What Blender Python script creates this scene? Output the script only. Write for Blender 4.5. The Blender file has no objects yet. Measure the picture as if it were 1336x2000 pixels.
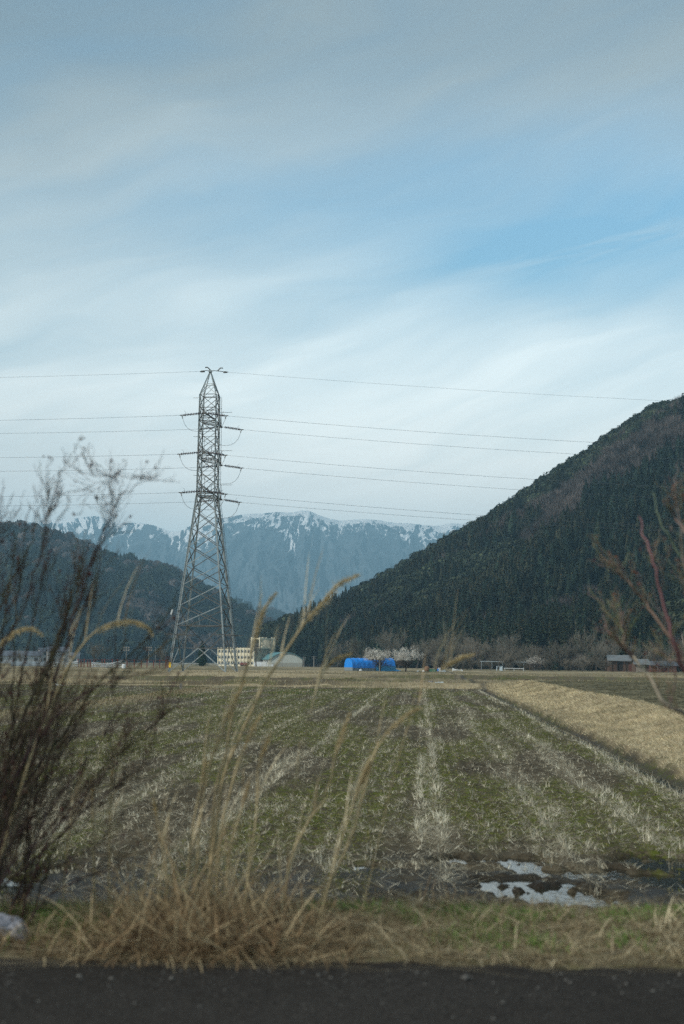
import bpy, math, random
import numpy as np
from mathutils import Vector, Matrix

# ------------------------------------------------------------------ camera
F = 2778.0; PITCH = math.atan(288.0 / F); ROLL = math.radians(0.6); CAMZ = 2.3
sc = bpy.context.scene
COL = sc.collection
cam_d = bpy.data.cameras.new('camera'); cam = bpy.data.objects.new('camera', cam_d); COL.objects.link(cam)
cam_d.sensor_fit = 'VERTICAL'; cam_d.sensor_height = 36; cam_d.sensor_width = 24; cam_d.lens = 50
cam_d.clip_start = 0.1; cam_d.clip_end = 60000
_f = Vector((0, math.cos(PITCH), math.sin(PITCH))); _u0 = Vector((0, -math.sin(PITCH), math.cos(PITCH))); _x0 = Vector((1, 0, 0))
_r = math.cos(ROLL) * _x0 + math.sin(ROLL) * _u0
_u = -math.sin(ROLL) * _x0 + math.cos(ROLL) * _u0
M = Matrix((( _r.x, _u.x, -_f.x, 0), (_r.y, _u.y, -_f.y, 0), (_r.z, _u.z, -_f.z, CAMZ), (0, 0, 0, 1)))
cam.matrix_world = M
cam_d.dof.use_dof = True; cam_d.dof.focus_distance = 75; cam_d.dof.aperture_fstop = 2.1
sc.camera = cam
def D(px, py):
    d = _f + _r * ((px - 668) / F) + _u * ((1000 - py) / F)
    return d / d.y
def P(px, py, Y):            # the point at depth Y metres in front of the road, seen at that place of the photograph
    return Vector((0, 0, CAMZ)) + D(px, py) * Y
def G(px, py, z=0.0):        # point on the level z
    d = D(px, py); return Vector((0, 0, CAMZ)) + d * ((z - CAMZ) / d.z)

# ------------------------------------------------------------------ world, sun, exposure
SUN_EL = math.radians(38); SUN_AZ = math.radians(-118)      # azimuth from +Y, clockwise
wd = bpy.data.worlds.new('World'); sc.world = wd; wd.use_nodes = True
nt = wd.node_tree; nt.nodes.clear()
class NB:
    def __init__(s, nt): s.nt = nt
    def n(s, t, **kw):
        x = s.nt.nodes.new(t)
        for k, v in kw.items(): setattr(x, k, v)
        return x
    def l(s, a, b): s.nt.links.new(a, b)
    def put(s, sock, v):
        if isinstance(v, (int, float, tuple, list)): sock.default_value = v
        else: s.l(v, sock)
    def m(s, op, a, b=0.0, c=None, clamp=False):
        x = s.n('ShaderNodeMath', operation=op); x.use_clamp = clamp
        s.put(x.inputs[0], a); s.put(x.inputs[1], b)
        if c is not None: s.put(x.inputs[2], c)
        return x.outputs[0]
    def ramp(s, v, a, b, lo=0.0, hi=1.0):
        x = s.n('ShaderNodeMapRange'); x.interpolation_type = 'SMOOTHSTEP'
        s.put(x.inputs[0], v); x.inputs[1].default_value = a; x.inputs[2].default_value = b
        x.inputs[3].default_value = lo; x.inputs[4].default_value = hi
        return x.outputs[0]
    def mix(s, f, a, b, mode='MIX'):
        x = s.n('ShaderNodeMix', data_type='RGBA', blend_type=mode)
        s.put(x.inputs[0], f); s.put(x.inputs[6], a); s.put(x.inputs[7], b)
        return x.outputs[2]
    def noise(s, vec, scale, detail=4.0, rough=0.55, dist=0.0, out='Fac'):
        x = s.n('ShaderNodeTexNoise'); s.put(x.inputs['Vector'], vec)
        x.inputs['Scale'].default_value = scale; x.inputs['Detail'].default_value = detail
        x.inputs['Roughness'].default_value = rough; x.inputs['Distortion'].default_value = dist
        return x.outputs[out]
    def xyz(s, x=0.0, y=0.0, z=0.0):
        c = s.n('ShaderNodeCombineXYZ')
        s.put(c.inputs[0], x); s.put(c.inputs[1], y); s.put(c.inputs[2], z); return c.outputs[0]
    def map(s, vec, scale=(1, 1, 1), rot=(0, 0, 0), loc=(0, 0, 0)):
        x = s.n('ShaderNodeMapping'); s.put(x.inputs['Vector'], vec)
        x.inputs['Scale'].default_value = scale; x.inputs['Rotation'].default_value = rot; x.inputs['Location'].default_value = loc
        return x.outputs[0]
b = NB(nt)
out = b.n('ShaderNodeOutputWorld')
sky = b.n('ShaderNodeTexSky', sky_type='NISHITA'); sky.sun_disc = False
sky.sun_elevation = SUN_EL; sky.sun_rotation = SUN_AZ % (2 * math.pi); sky.altitude = 100; sky.air_density = 1.2; sky.dust_density = 1.0; sky.ozone_density = 1.5
bg1 = b.n('ShaderNodeBackground'); b.l(b.mix(1.0, sky.outputs[0], (0.80, 1.06, 1.04, 1), 'MULTIPLY'), bg1.inputs[0]); bg1.inputs[1].default_value = 0.148
tc = b.n('ShaderNodeTexCoord'); sp = b.n('ShaderNodeSeparateXYZ'); b.l(tc.outputs['Generated'], sp.inputs[0])
X, Yy, Z = sp.outputs
az = b.m('ARCTAN2', X, Yy); el = b.m('ARCSINE', Z)
azel = b.xyz(az, el, 0.0)
warp = b.noise(b.map(azel, (3.2, 9.0, 1)), 1.0, 3, 0.5, 0.3)
wf = b.m('MULTIPLY', b.m('SUBTRACT', warp, 0.5), 0.10)
elw = b.m('ADD', el, wf)
# streaky veil: long soft bands that rise gently to the right, on a warped domain
band = b.noise(b.map(b.xyz(az, b.m('SUBTRACT', elw, b.m('MULTIPLY', az, 0.28)), 0.0), (3.0, 17.0, 1)), 1.0, 6, 0.52, 0.15)
fib = b.noise(b.map(b.xyz(az, b.m('SUBTRACT', elw, b.m('MULTIPLY', az, 0.22)), 0.0), (10.0, 75.0, 1)), 1.0, 5, 0.6, 0.6)
# gap in the veil, right of centre around 15 degrees up
def blob(a0, e0, sa, se, tilt):
    a_ = b.m('SUBTRACT', az, a0); e_ = b.m('SUBTRACT', b.m('SUBTRACT', elw, e0), b.m('MULTIPLY', a_, tilt))
    q = b.m('ADD', b.m('POWER', b.m('ABSOLUTE', b.m('DIVIDE', a_, sa)), 2.0), b.m('POWER', b.m('ABSOLUTE', b.m('DIVIDE', e_, se)), 2.0))
    return b.m('POWER', 2.718, b.m('MULTIPLY', q, -1.0))
gap = b.m('ADD', blob(0.17, 0.289, 0.18, 0.048, 0.05), b.m('MULTIPLY', blob(0.02, 0.335, 0.22, 0.035, 0.1), 0.28))
veil = b.m('ADD', b.m('MULTIPLY', b.m('SUBTRACT', band, 0.5), 1.05), b.m('MULTIPLY', b.m('SUBTRACT', fib, 0.5), 0.14))
cover = b.m('SUBTRACT', b.m('ADD', 0.86, veil), b.m('MULTIPLY', gap, 0.95))
stq = b.m('DIVIDE', b.m('SUBTRACT', b.m('SUBTRACT', el, 0.267), b.m('MULTIPLY', b.m('SUBTRACT', az, 0.084), 0.18)), 0.008)
streak = b.m('MULTIPLY', b.m('POWER', 2.718, b.m('MULTIPLY', b.m('MULTIPLY', stq, stq), -1.0)), b.m('MULTIPLY', b.ramp(az, 0.03, 0.2), b.ramp(fib, 0.35, 0.65, 0.2, 0.75)))
cover = b.m('ADD', cover, b.m('MULTIPLY', streak, 0.55))
low = b.ramp(el, 0.20, 0.10)
cover = b.m('ADD', cover, b.m('MULTIPLY', low, 0.25), clamp=True)
# cloud brightness: pale near the horizon, thicker and greyer higher up
hgt = b.ramp(elw, 0.15, 0.43)
ccol = b.mix(hgt, (1.04, 1.14, 1.14, 1), (0.295, 0.362, 0.395, 1))
leftdark = b.m('MULTIPLY', b.ramp(az, 0.02, -0.30, 1.0, 0.78), b.ramp(el, 0.33, 0.50, 1.0, 0.82))  # corner vignetting put into the cloud tone: darker leftwards and upwards
soft = b.m('ADD', 0.72, b.m('MULTIPLY', band, 0.56))
ccol = b.mix(1.0, ccol, b.m('MULTIPLY', leftdark, soft), 'MULTIPLY')
ccol = b.mix(b.ramp(el, 0.26, 0.11), ccol, b.mix(1.0, ccol, (1.42, 1.29, 1.20, 1), 'MULTIPLY'))
bg2 = b.n('ShaderNodeBackground'); b.l(ccol, bg2.inputs[0]); bg2.inputs[1].default_value = 1.0
bluec = b.mix(b.ramp(el, 0.10, 0.42), (0.33, 0.53, 0.70, 1), (0.16, 0.29, 0.42, 1))
mxs = b.n('ShaderNodeMixShader'); b.l(cover, mxs.inputs[0]); b.l(bg1.outputs[0], mxs.inputs[1]); b.l(bg2.outputs[0], mxs.inputs[2])
b.l(mxs.outputs[0], out.inputs[0])

sd = bpy.data.lights.new('sun', 'SUN'); sun = bpy.data.objects.new('sun', sd); COL.objects.link(sun)
sd.energy = 3.4; sd.angle = math.radians(2.5); sd.color = (1.0, 0.94, 0.84)
sdir = Vector((math.sin(SUN_AZ) * math.cos(SUN_EL), math.cos(SUN_AZ) * math.cos(SUN_EL), math.sin(SUN_EL)))
sun.rotation_euler = sdir.to_track_quat('Z', 'Y').to_euler(); sun.location = (-40, -20, 60)
vs = sc.view_settings; vs.view_transform = 'Standard'; vs.look = 'None'; vs.gamma = 1.0; vs.use_curve_mapping = False; vs.exposure = 0.35
sc.cycles.use_denoising = False
try: sc.cycles.denoiser = 'OPENIMAGEDENOISE'
except Exception: pass
sc.cycles.max_bounces = 6; sc.cycles.diffuse_bounces = 3; sc.cycles.transparent_max_bounces = 8
sc.cycles.sample_clamp_indirect = 4.0; sc.cycles.sample_clamp_direct = 8.0

# ------------------------------------------------------------------ helpers
def link(o, parent=None):
    COL.objects.link(o)
    if parent is not None: o.parent = parent
    return o
def tag(o, label=None, cat=None, group=None, kind=None):
    if label: o['label'] = label
    if cat: o['category'] = cat
    if group: o['group'] = group
    if kind: o['kind'] = kind
    return o
def empty(name, loc, label, cat, group=None, rz=0.0):
    o = bpy.data.objects.new(name, None); o.empty_display_size = 0.2
    o.location = loc; o.rotation_euler = (0, 0, rz); COL.objects.link(o)
    return tag(o, label, cat, group)
def me_np(name, V, faces, mats, col=None, midx=None, smooth=False, extra=None):
    me = bpy.data.meshes.new(name)
    V = np.ascontiguousarray(V, dtype=np.float32)
    faces = [np.asarray(f, dtype=np.int32) for f in faces if len(f)]
    tot = np.concatenate([np.full(len(f), f.shape[1], np.int32) for f in faces])
    vi = np.concatenate([f.ravel() for f in faces])
    st = np.concatenate([[0], np.cumsum(tot)[:-1]]).astype(np.int32)
    me.vertices.add(len(V)); me.vertices.foreach_set('co', V.ravel())
    me.loops.add(len(vi)); me.loops.foreach_set('vertex_index', vi)
    me.polygons.add(len(tot)); me.polygons.foreach_set('loop_start', st)
    try: me.polygons.foreach_set('loop_total', tot)
    except Exception: pass
    for m_ in mats: me.materials.append(m_)
    if midx is not None: me.polygons.foreach_set('material_index', np.asarray(midx, np.int32))
    me.polygons.foreach_set('use_smooth', np.full(len(tot), bool(smooth)))
    me.update(calc_edges=True)
    if col is not None:
        ca = me.color_attributes.new('Col', 'FLOAT_COLOR', 'POINT')
        c4 = np.ones((len(V), 4), np.float32); c4[:, :3] = col
        ca.data.foreach_set('color', c4.ravel())
    if extra is not None:
        for k, a in extra.items():
            at = me.attributes.new(k, 'FLOAT', 'POINT'); at.data.foreach_set('value', np.ascontiguousarray(a, np.float32))
    return me
def ob(name, me, parent=None, loc=None):
    o = bpy.data.objects.new(name, me)
    if loc is not None: o.location = loc
    return link(o, parent)
class MB:
    def __init__(s): s.v = []; s.f = []; s.mi = []; s.c = []; s.cc = (1, 1, 1); s.k = 0
    def add(s, vs_, fs_):
        n = len(s.v); s.v += [tuple(v) for v in vs_]; s.c += [s.cc] * len(vs_)
        s.f += [tuple(i + n for i in f) for f in fs_]; s.mi += [s.k] * len(fs_)
    def box(s, c, d, rz=0.0, taper=1.0):
        c = Vector(c); hx, hy, hz = d[0] / 2, d[1] / 2, d[2] / 2; R = Matrix.Rotation(rz, 3, 'Z'); vv = []
        for z in (-1, 1):
            t = taper if z > 0 else 1.0
            for x, y in ((-1, -1), (1, -1), (1, 1), (-1, 1)): vv.append(c + R @ Vector((x * hx * t, y * hy * t, z * hz)))
        s.add(vv, [(3, 2, 1, 0), (4, 5, 6, 7), (0, 1, 5, 4), (1, 2, 6, 5), (2, 3, 7, 6), (3, 0, 4, 7)])
    def bar(s, p, q, w, h=None):
        p = Vector(p); q = Vector(q); h = h or w; d = (q - p).normalized()
        a = d.cross(Vector((0, 0, 1)));
        if a.length < 1e-3: a = d.cross(Vector((0, 1, 0)))
        a.normalize(); c = a.cross(d).normalized(); vv = []
        for e in (p, q):
            for x, y in ((-1, -1), (1, -1), (1, 1), (-1, 1)): vv.append(e + a * x * w / 2 + c * y * h / 2)
        s.add(vv, [(3, 2, 1, 0), (4, 5, 6, 7), (0, 1, 5, 4), (1, 2, 6, 5), (2, 3, 7, 6), (3, 0, 4, 7)])
    def angle(s, p, q, w, t=0.018):      # an L-section member
        p = Vector(p); q = Vector(q); d = (q - p).normalized()
        a = d.cross(Vector((0, 0, 1)));
        if a.length < 1e-3: a = d.cross(Vector((0, 1, 0)))
        a.normalize(); c = a.cross(d).normalized(); vv = []
        prof = [(0, 0), (w, 0), (w, t), (t, t), (t, w), (0, w)]
        for e in (p, q):
            for x, y in prof: vv.append(e + a * (x - w / 3) + c * (y - w / 3))
        s.add(vv, [(0, 1, 7, 6), (1, 2, 8, 7), (2, 3, 9, 8), (3, 4, 10, 9), (4, 5, 11, 10), (5, 0, 6, 11), (5, 4, 3, 2, 1, 0), (6, 7, 8, 9, 10, 11)])
    def tube(s, pts, rad, n=6, cap=True):
        pts = [Vector(p) for p in pts]; k = len(pts)
        if not hasattr(rad, '__len__'): rad = [rad] * k
        vv = []; prev = None
        for i, p in enumerate(pts):
            d = (pts[min(i + 1, k - 1)] - pts[max(i - 1, 0)]).normalized()
            a = prev - d * prev.dot(d) if prev is not None else d.orthogonal()
            if a.length < 1e-4: a = d.orthogonal()
            a.normalize(); prev = a; c = d.cross(a)
            for j in range(n):
                th = 2 * math.pi * j / n; vv.append(p + (a * math.cos(th) + c * math.sin(th)) * rad[i])
        ff = [(i * n + j, i * n + (j + 1) % n, (i + 1) * n + (j + 1) % n, (i + 1) * n + j) for i in range(k - 1) for j in range(n)]
        if cap and n > 2: ff += [tuple(range(n))[::-1], tuple((k - 1) * n + j for j in range(n))]
        s.add(vv, ff)
    def lathe(s, base, prof, n=10, axis=None):
        base = Vector(base); ax = Vector(axis or (0, 0, 1)).normalized(); a = ax.orthogonal().normalized(); c = ax.cross(a); vv = []
        for r, h in prof:
            for j in range(n):
                th = 2 * math.pi * j / n; vv.append(base + ax * h + (a * math.cos(th) + c * math.sin(th)) * r)
        k = len(prof)
        ff = [(i * n + j, i * n + (j + 1) % n, (i + 1) * n + (j + 1) % n, (i + 1) * n + j) for i in range(k - 1) for j in range(n)]
        ff += [tuple(range(n))[::-1], tuple((k - 1) * n + j for j in range(n))]
        s.add(vv, ff)
    def mesh(s, name, mats, smooth=False):
        if not isinstance(mats, (list, tuple)): mats = [mats]
        me = bpy.data.meshes.new(name); me.from_pydata(s.v, [], s.f)
        for m_ in mats: me.materials.append(m_)
        me.polygons.foreach_set('material_index', s.mi); me.polygons.foreach_set('use_smooth', [smooth] * len(s.f))
        ca = me.color_attributes.new('Col', 'FLOAT_COLOR', 'POINT')
        ca.data.foreach_set('color', [x for c in s.c for x in (*c, 1.0)]); me.update(); return me
    def build(s, name, mats, parent=None, smooth=False, loc=None):
        return ob(name, s.mesh(name, mats, smooth), parent, loc)

def hash2(ix, iy, seed):
    h = (ix.astype(np.int64) * 374761393 + iy.astype(np.int64) * 668265263 + seed * 1274126177) & 0xffffffff
    h = ((h ^ (h >> 13)) * 1274126177) & 0xffffffff
    return ((h ^ (h >> 16)) & 0xffffff) / float(0xffffff)
def vnoise(x, y, seed=0):
    x = np.asarray(x, float); y = np.asarray(y, float)
    ix = np.floor(x); iy = np.floor(y); fx = x - ix; fy = y - iy; ix = ix.astype(np.int64); iy = iy.astype(np.int64)
    fx = fx * fx * (3 - 2 * fx); fy = fy * fy * (3 - 2 * fy)
    a = hash2(ix, iy, seed); b_ = hash2(ix + 1, iy, seed); c = hash2(ix, iy + 1, seed); d = hash2(ix + 1, iy + 1, seed)
    return (a * (1 - fx) + b_ * fx) * (1 - fy) + (c * (1 - fx) + d * fx) * fy
def fbm(x, y, seed=0, octv=4, gain=0.5):
    s = 0; a = 1; t = 0
    for k in range(octv):
        s = s + a * vnoise(x * 2 ** k + 17.3 * k, y * 2 ** k - 9.1 * k, seed + k); t += a; a *= gain
    return s / t
def sst(a, b_, x):
    t = np.clip((np.asarray(x, float) - a) / (b_ - a), 0, 1); return t * t * (3 - 2 * t)

# ------------------------------------------------------------------ materials
def mat(name, base=(0.5, 0.5, 0.5), rough=0.8, metal=0.0, attr=False, var=0.25, scale=3.0, bump=0.0, bscale=20.0, spec=0.3, stretch=(1, 1, 1), trans=0.0, dirt=None, coord='Object'):
    m_ = bpy.data.materials.new(name); m_.use_nodes = True; t = m_.node_tree; bs = t.nodes['Principled BSDF']; q = NB(t)
    tcn = q.n('ShaderNodeTexCoord'); vec = q.map(tcn.outputs[coord], stretch)
    n1 = q.noise(vec, scale, 5, 0.6)
    f_ = q.m('ADD', 1.0 - var, q.m('MULTIPLY', n1, 2 * var))
    if attr:
        an = q.n('ShaderNodeAttribute'); an.attribute_name = 'Col'; src = an.outputs['Color']
    else: src = (*base, 1)
    c = q.mix(1.0, src, f_, 'MULTIPLY')
    if dirt:
        n2 = q.noise(q.map(tcn.outputs[coord], dirt.get('stretch', (1, 1, 1))), dirt.get('scale', 2.0), 6, 0.65)
        c = q.mix(q.ramp(n2, dirt.get('a', 0.5), dirt.get('b', 0.7), 0, dirt.get('amt', 0.7)), c, (*dirt['col'], 1))
    q.l(c, bs.inputs['Base Color']); bs.inputs['Roughness'].default_value = rough; bs.inputs['Metallic'].default_value = metal
    bs.inputs['Specular IOR Level'].default_value = spec
    if bump:
        bn = q.n('ShaderNodeBump'); bn.inputs['Strength'].default_value = bump; bn.inputs['Distance'].default_value = 0.05
        q.l(q.noise(vec, bscale, 4, 0.6), bn.inputs['Height']); q.l(bn.outputs[0], bs.inputs['Normal'])
    if trans:
        tr = q.n('ShaderNodeBsdfTranslucent'); q.l(c, tr.inputs['Color']); mx = q.n('ShaderNodeMixShader'); mx.inputs[0].default_value = trans
        q.l(bs.outputs[0], mx.inputs[1]); q.l(tr.outputs[0], mx.inputs[2]); q.l(mx.outputs[0], t.nodes['Material Output'].inputs['Surface'])
    return m_
M_blade = mat('dry_blade', attr=True, rough=0.9, var=0.2, scale=0.9, spec=0.03, trans=0.25)
M_leaf = mat('leaf', attr=True, rough=0.9, var=0.22, scale=0.03, spec=0.05, coord='Object')
M_leafn = mat('leaf_near', attr=True, rough=0.9, var=0.22, scale=0.5, spec=0.05)
M_bark = mat('bark', (0.105, 0.088, 0.07), rough=0.9, var=0.35, scale=2.0, bump=0.4)
M_twig = mat('twig', attr=True, rough=0.85, var=0.3, scale=3.0, spec=0.06)
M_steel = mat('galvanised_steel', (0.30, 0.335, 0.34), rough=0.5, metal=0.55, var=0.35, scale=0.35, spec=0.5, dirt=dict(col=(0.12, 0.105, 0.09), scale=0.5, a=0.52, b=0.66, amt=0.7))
M_steeld = mat('dark_steel', (0.105, 0.105, 0.10), rough=0.65, metal=0.3, var=0.35, scale=0.4)  # darker steel tone; on the bracing it stands for shade
M_wire = mat('conductor_wire', (0.11, 0.12, 0.13), rough=0.6, metal=0.3, var=0.1)
M_ins = mat('insulator_glaze', (0.07, 0.055, 0.06), rough=0.4, var=0.1)
M_conc = mat('concrete', (0.21, 0.20, 0.18), rough=0.9, var=0.3, scale=4, bump=0.3)
M_wall = mat('cream_render', (0.60, 0.55, 0.41), rough=0.85, var=0.10, scale=0.6, dirt=dict(col=(0.30, 0.27, 0.20), scale=0.7, stretch=(1, 1, 0.25), a=0.5, b=0.72, amt=0.7))
M_wallg = mat('grey_cream_shade', (0.40, 0.38, 0.30), rough=0.85, var=0.12, scale=0.8, dirt=dict(col=(0.26, 0.24, 0.19), scale=0.9, stretch=(1, 1, 0.2), a=0.5, b=0.72, amt=0.6))  # darker cream; on the end wall its shade is put into the colour
M_glass = mat('window_glass', (0.045, 0.055, 0.06), rough=0.15, var=0.3, scale=1.2, spec=0.5)
M_teal = mat('teal_roof_sheet', (0.075, 0.19, 0.21), rough=0.55, var=0.2, scale=0.5, stretch=(3, 1, 1))
M_gable = mat('pale_gable_render', (0.42, 0.44, 0.40), rough=0.85, var=0.1, scale=0.4)
M_gableb = mat('stained_plinth', (0.30, 0.30, 0.26), rough=0.9, var=0.2, scale=1)
M_blue = mat('blue_tarpaulin', (0.004, 0.20, 0.66), rough=0.4, var=0.22, scale=1.6, bump=0.5, bscale=2.2, spec=0.5)
M_blues = mat('light_blue_tarpaulin', (0.035, 0.22, 0.42), rough=0.5, var=0.25, scale=2.0, bump=0.5, bscale=3)
M_film = mat('grey_plastic_film', (0.17, 0.20, 0.215), rough=0.4, var=0.2, scale=2, bump=0.3, bscale=3)
M_white = mat('white_paint', (0.62, 0.64, 0.64), rough=0.5, var=0.12, scale=3)
M_whiteb = mat('pale_blue_plastic', (0.42, 0.50, 0.55), rough=0.5, var=0.2, scale=3)
M_red = mat('red_oxide_paint', (0.14, 0.032, 0.024), rough=0.7, var=0.35, scale=1.5)
M_wood = mat('dark_weathered_wood', (0.085, 0.055, 0.04), rough=0.9, var=0.4, scale=2.0, stretch=(6, 6, 0.6))
M_woodr = mat('reddish_wood', (0.10, 0.042, 0.032), rough=0.85, var=0.35, scale=2.0, stretch=(6, 6, 0.6))
M_tin = mat('grey_tin_roof', (0.17, 0.18, 0.18), rough=0.45, metal=0.3, var=0.25, scale=1.0, stretch=(5, 1, 1), dirt=dict(col=(0.16, 0.08, 0.05), scale=1.3, a=0.55, b=0.7, amt=0.7))
M_yellow = mat('yellow_plate', (0.65, 0.42, 0.03), rough=0.5, var=0.1)
M_brown = mat('brown_rust', (0.17, 0.10, 0.06), rough=0.9, var=0.35, scale=3)
M_green = mat('green_plastic', (0.04, 0.13, 0.08), rough=0.6, var=0.2)
M_plast = mat('grimy_white_plastic', (0.17, 0.18, 0.21), rough=0.45, var=0.3, scale=8, bump=0.6, bscale=12, dirt=dict(col=(0.12, 0.10, 0.08), scale=5, a=0.5, b=0.65, amt=0.8))
M_petal = mat('plum_blossom', (0.62, 0.60, 0.54), rough=0.8, var=0.2, scale=1.5, trans=0.2)
M_house = mat('far_house_wall', (0.33, 0.35, 0.36), rough=0.8, var=0.15)
M_roofd = mat('far_house_roof', (0.09, 0.10, 0.12), rough=0.6, var=0.2)

# ------------------------------------------------------------------ ground
ROT = math.radians(3.2); CR, SR = math.cos(ROT), math.sin(ROT)
def uv_of(x, y): return x * CR - y * SR, x * SR + y * CR
def xy_of(u, v): return u * CR + v * SR, -u * SR + v * CR
FAR0 = 112.0
puds = []      # puddle ellipses (centre x, y, half-width, half-depth, level of the water under the soil)
for (px0, px1, py0, py1, k) in ((985, 1200, 1733, 1778, 1.7), (930, 1075, 1717, 1732, 1.1), (850, 950, 1674, 1690, 1.15), (955, 1085, 1679, 1699, 1.2), (1060, 1120, 1690, 1700, .7),
                                (698, 732, 1688, 1704, .5), (710, 860, 1748, 1772, .45), (1020, 1300, 1700, 1716, .75), (1150, 1420, 1672, 1704, 1.1), (1230, 1500, 1702, 1740, 1.1),
                                (60, 170, 1695, 1712, .8), (-60, 60, 1715, 1735, .8), (860, 1000, 1735, 1752, .45), (130, 260, 1672, 1684, .5),
                                (440, 540, 1448, 1456, .9), (1000, 1040, 1400, 1405, .4)):
    a_ = G((px0 + px1) / 2, (py0 + py1) / 2, -0.05); l_ = G(px0, (py0 + py1) / 2, -0.05); n_ = G((px0 + px1) / 2, py1, -0.05); f_ = G((px0 + px1) / 2, py0, -0.05)
    puds.append((a_.x, a_.y, abs(a_.x - l_.x), abs(f_.y - n_.y) / 2, k))
def ground_z(x, y):
    u, v = uv_of(x, y)
    n1 = fbm(u * 2.2, v * 2.2, 3, 4) - 0.5; n2 = fbm(u * 0.35, v * 0.35, 9, 3) - 0.5; n3 = fbm(u * 7, v * 7, 31, 3) - 0.5
    field = 0.05 * n1 + 0.03 * n2 + 0.05 * n3 + 0.008 * np.cos(2 * np.pi * u / 0.3)
    wet = sst(19, 15, y + 2 * n2) * 0.012
    field = field - wet
    for (cx, cy, rx, ry, k) in puds:
        q = ((x - cx) / rx) ** 2 + ((y - cy) / ry) ** 2 + 2.0 * n1 + 2.4 * n3
        field = field - 0.085 * k * sst(1.7, 0.35, q)
    # ditch and bank to the right
    z = field
    z = z - 0.22 * np.exp(-((u - 5.02 - 0.3 * n2) / 0.22) ** 2) * sst(14, 17, v)
    strip = sst(5.22, 5.42, u + 0.3 * n1); z = z * (1 - strip) + strip * (0.13 + 0.10 * n1 + .06 * n3)
    bk = sst(5.9, 8.8, u + 0.5 * n2); z = z + bk * (0.58 + 0.14 * n1 + 0.10 * n2) + sst(5.3, 5.8, u) * sst(9.2, 8.6, u) * 0.10 * n3
    up = sst(8.6, 9.4, u); z = z - up * 0.10
    # low bund to the left
    z = z + 0.22 * np.exp(-((u + 15.7 + 0.6 * n2) / 0.55) ** 2) * (0.7 + n2)
    # far edge of the field, strips and bunds beyond
    end = sst(FAR0, FAR0 + 1.5, v + 1.2 * n2); far = 0.10 + 0.16 * n2 + 0.10 * n1
    far = far + 0.42 * np.exp(-((v - 117 - 5 * n2) / 1.5) ** 2) * sst(-28, -14, u) + 0.34 * np.exp(-((v - 141 - 9 * n2) / 2.0) ** 2) + 0.35 * np.exp(-((v - 172 - 6 * n2) / 3.0) ** 2)
    far = far + sst(125, 190, v) * 0.18
    rgt = sst(7.5, 8.8, u) * sst(131, 126, v)
    z = z * (1 - end) + end * (far * (1 - rgt) + rgt * 0.62)
    z = z - sst(230, 900, v) * 2.2
    # verge by the road
    ver = sst(12.8, 8.2, y + 1.5 * n2 + 0.6 * n1); vz = 0.80 + 0.05 * n1 + 0.07 * n2
    z = z * (1 - ver) + ver * vz
    z = np.where(y < 7.3, np.minimum(z, 0.80 + 0.6 * (y - 7.3)), z)
    z = np.where(y < 7.3, np.maximum(z, 0.62), z)
    return z
def gz(x, y): return float(ground_z(np.array([x]), np.array([y]))[0])
def axis_pts(segs):
    o = [segs[0][0]]
    for a_, b_, s_ in segs:
        n = max(1, int(round((b_ - a_) / s_))); o += list(np.linspace(a_, b_, n + 1)[1:])
    return np.array(o)
def grow_pts(a_, b_, s0, k):
    o = [a_]; s_ = s0
    while o[-1] < b_: o.append(o[-1] + s_); s_ *= k
    return o
right = grow_pts(9.5, 8000, 0.12, 1.035); left = grow_pts(8.5, 8000, 0.12, 1.03)
right = [min(x, 8000) for x in right]; left = [min(x, 8000) for x in left]
us = np.array(sorted([-x for x in left]) + list(np.linspace(-8.5, 9.5, 301)[1:-1]) + list(right))
vsx = list(np.arange(6.0, 20.0, 0.05)) + grow_pts(20.0, 112.0, 0.06, 1.006) ; vsx = [v for v in vsx if v <= 111.5]
vsx = list(-np.array([min(v, 1000) for v in grow_pts(0, 1000, 1.5, 1.5)][::-1])) + [2.0, 4.0, 5.5] + vsx + list(np.arange(111.8, 130, 0.3)) + list(np.arange(130, 260, 0.9)) + [min(v, 7800) for v in grow_pts(260, 7800, 3.0, 1.07)]
vsx = np.array(sorted(set(vsx)))
U, Vv = np.meshgrid(us, vsx); XX, YY = xy_of(U, Vv)
ZZ = ground_z(XX, YY)
nu, nv = len(us), len(vsx)
idx = np.arange(nu * nv).reshape(nv, nu)
gf = np.stack([idx[:-1, :-1], idx[:-1, 1:], idx[1:, 1:], idx[1:, :-1]], -1).reshape(-1, 4)
un, vn = U, Vv
nA = fbm(un * 0.35, vn * 0.35, 9, 3) - 0.5
gold = np.maximum(sst(5.2, 5.5, un) * sst(9.3, 8.7, un), 0)
gold = np.maximum(gold, sst(FAR0 + 0.6, FAR0 + 2.2, vn + 1.2 * nA))
gold = np.maximum(gold, 0.35 * sst(10.3, 9.8, YY) )
gold = np.maximum(gold, 0.8 * np.exp(-((un + 15.7) / 0.9) ** 2))
band_ = fbm(un * 0.05, vn * 0.13, 77, 3)
gold = np.where(vn > FAR0 + 3, np.clip(0.05 + 3.0 * (band_ - 0.36), 0.12, 1), gold)
moss = np.clip(sst(0.36, 0.58, fbm(un * 0.9, vn * 0.13, 21, 3)) + 0.25 * sst(0.45, 0.7, fbm(un * 0.2, vn * 0.05, 5, 2)), 0, 1) * (1 - gold)
row_c = [-2.75, -0.95, 0.30, 1.95, 3.25, 4.55, -4.6, -6.4, -8.2, -10.1, -12.0, -14.0]
row_s = [0.22, 0.25, 0.26, 0.5, 0.35, 0.25, 0.3, 0.35, 0.3, 0.3, 0.35, 0.3]
row_a = [0.9, 0.45, 1.0, 0.6, 0.75, 1.0, 0.6, 0.5, 0.6, 0.5, 0.6, 0.5]
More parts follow.
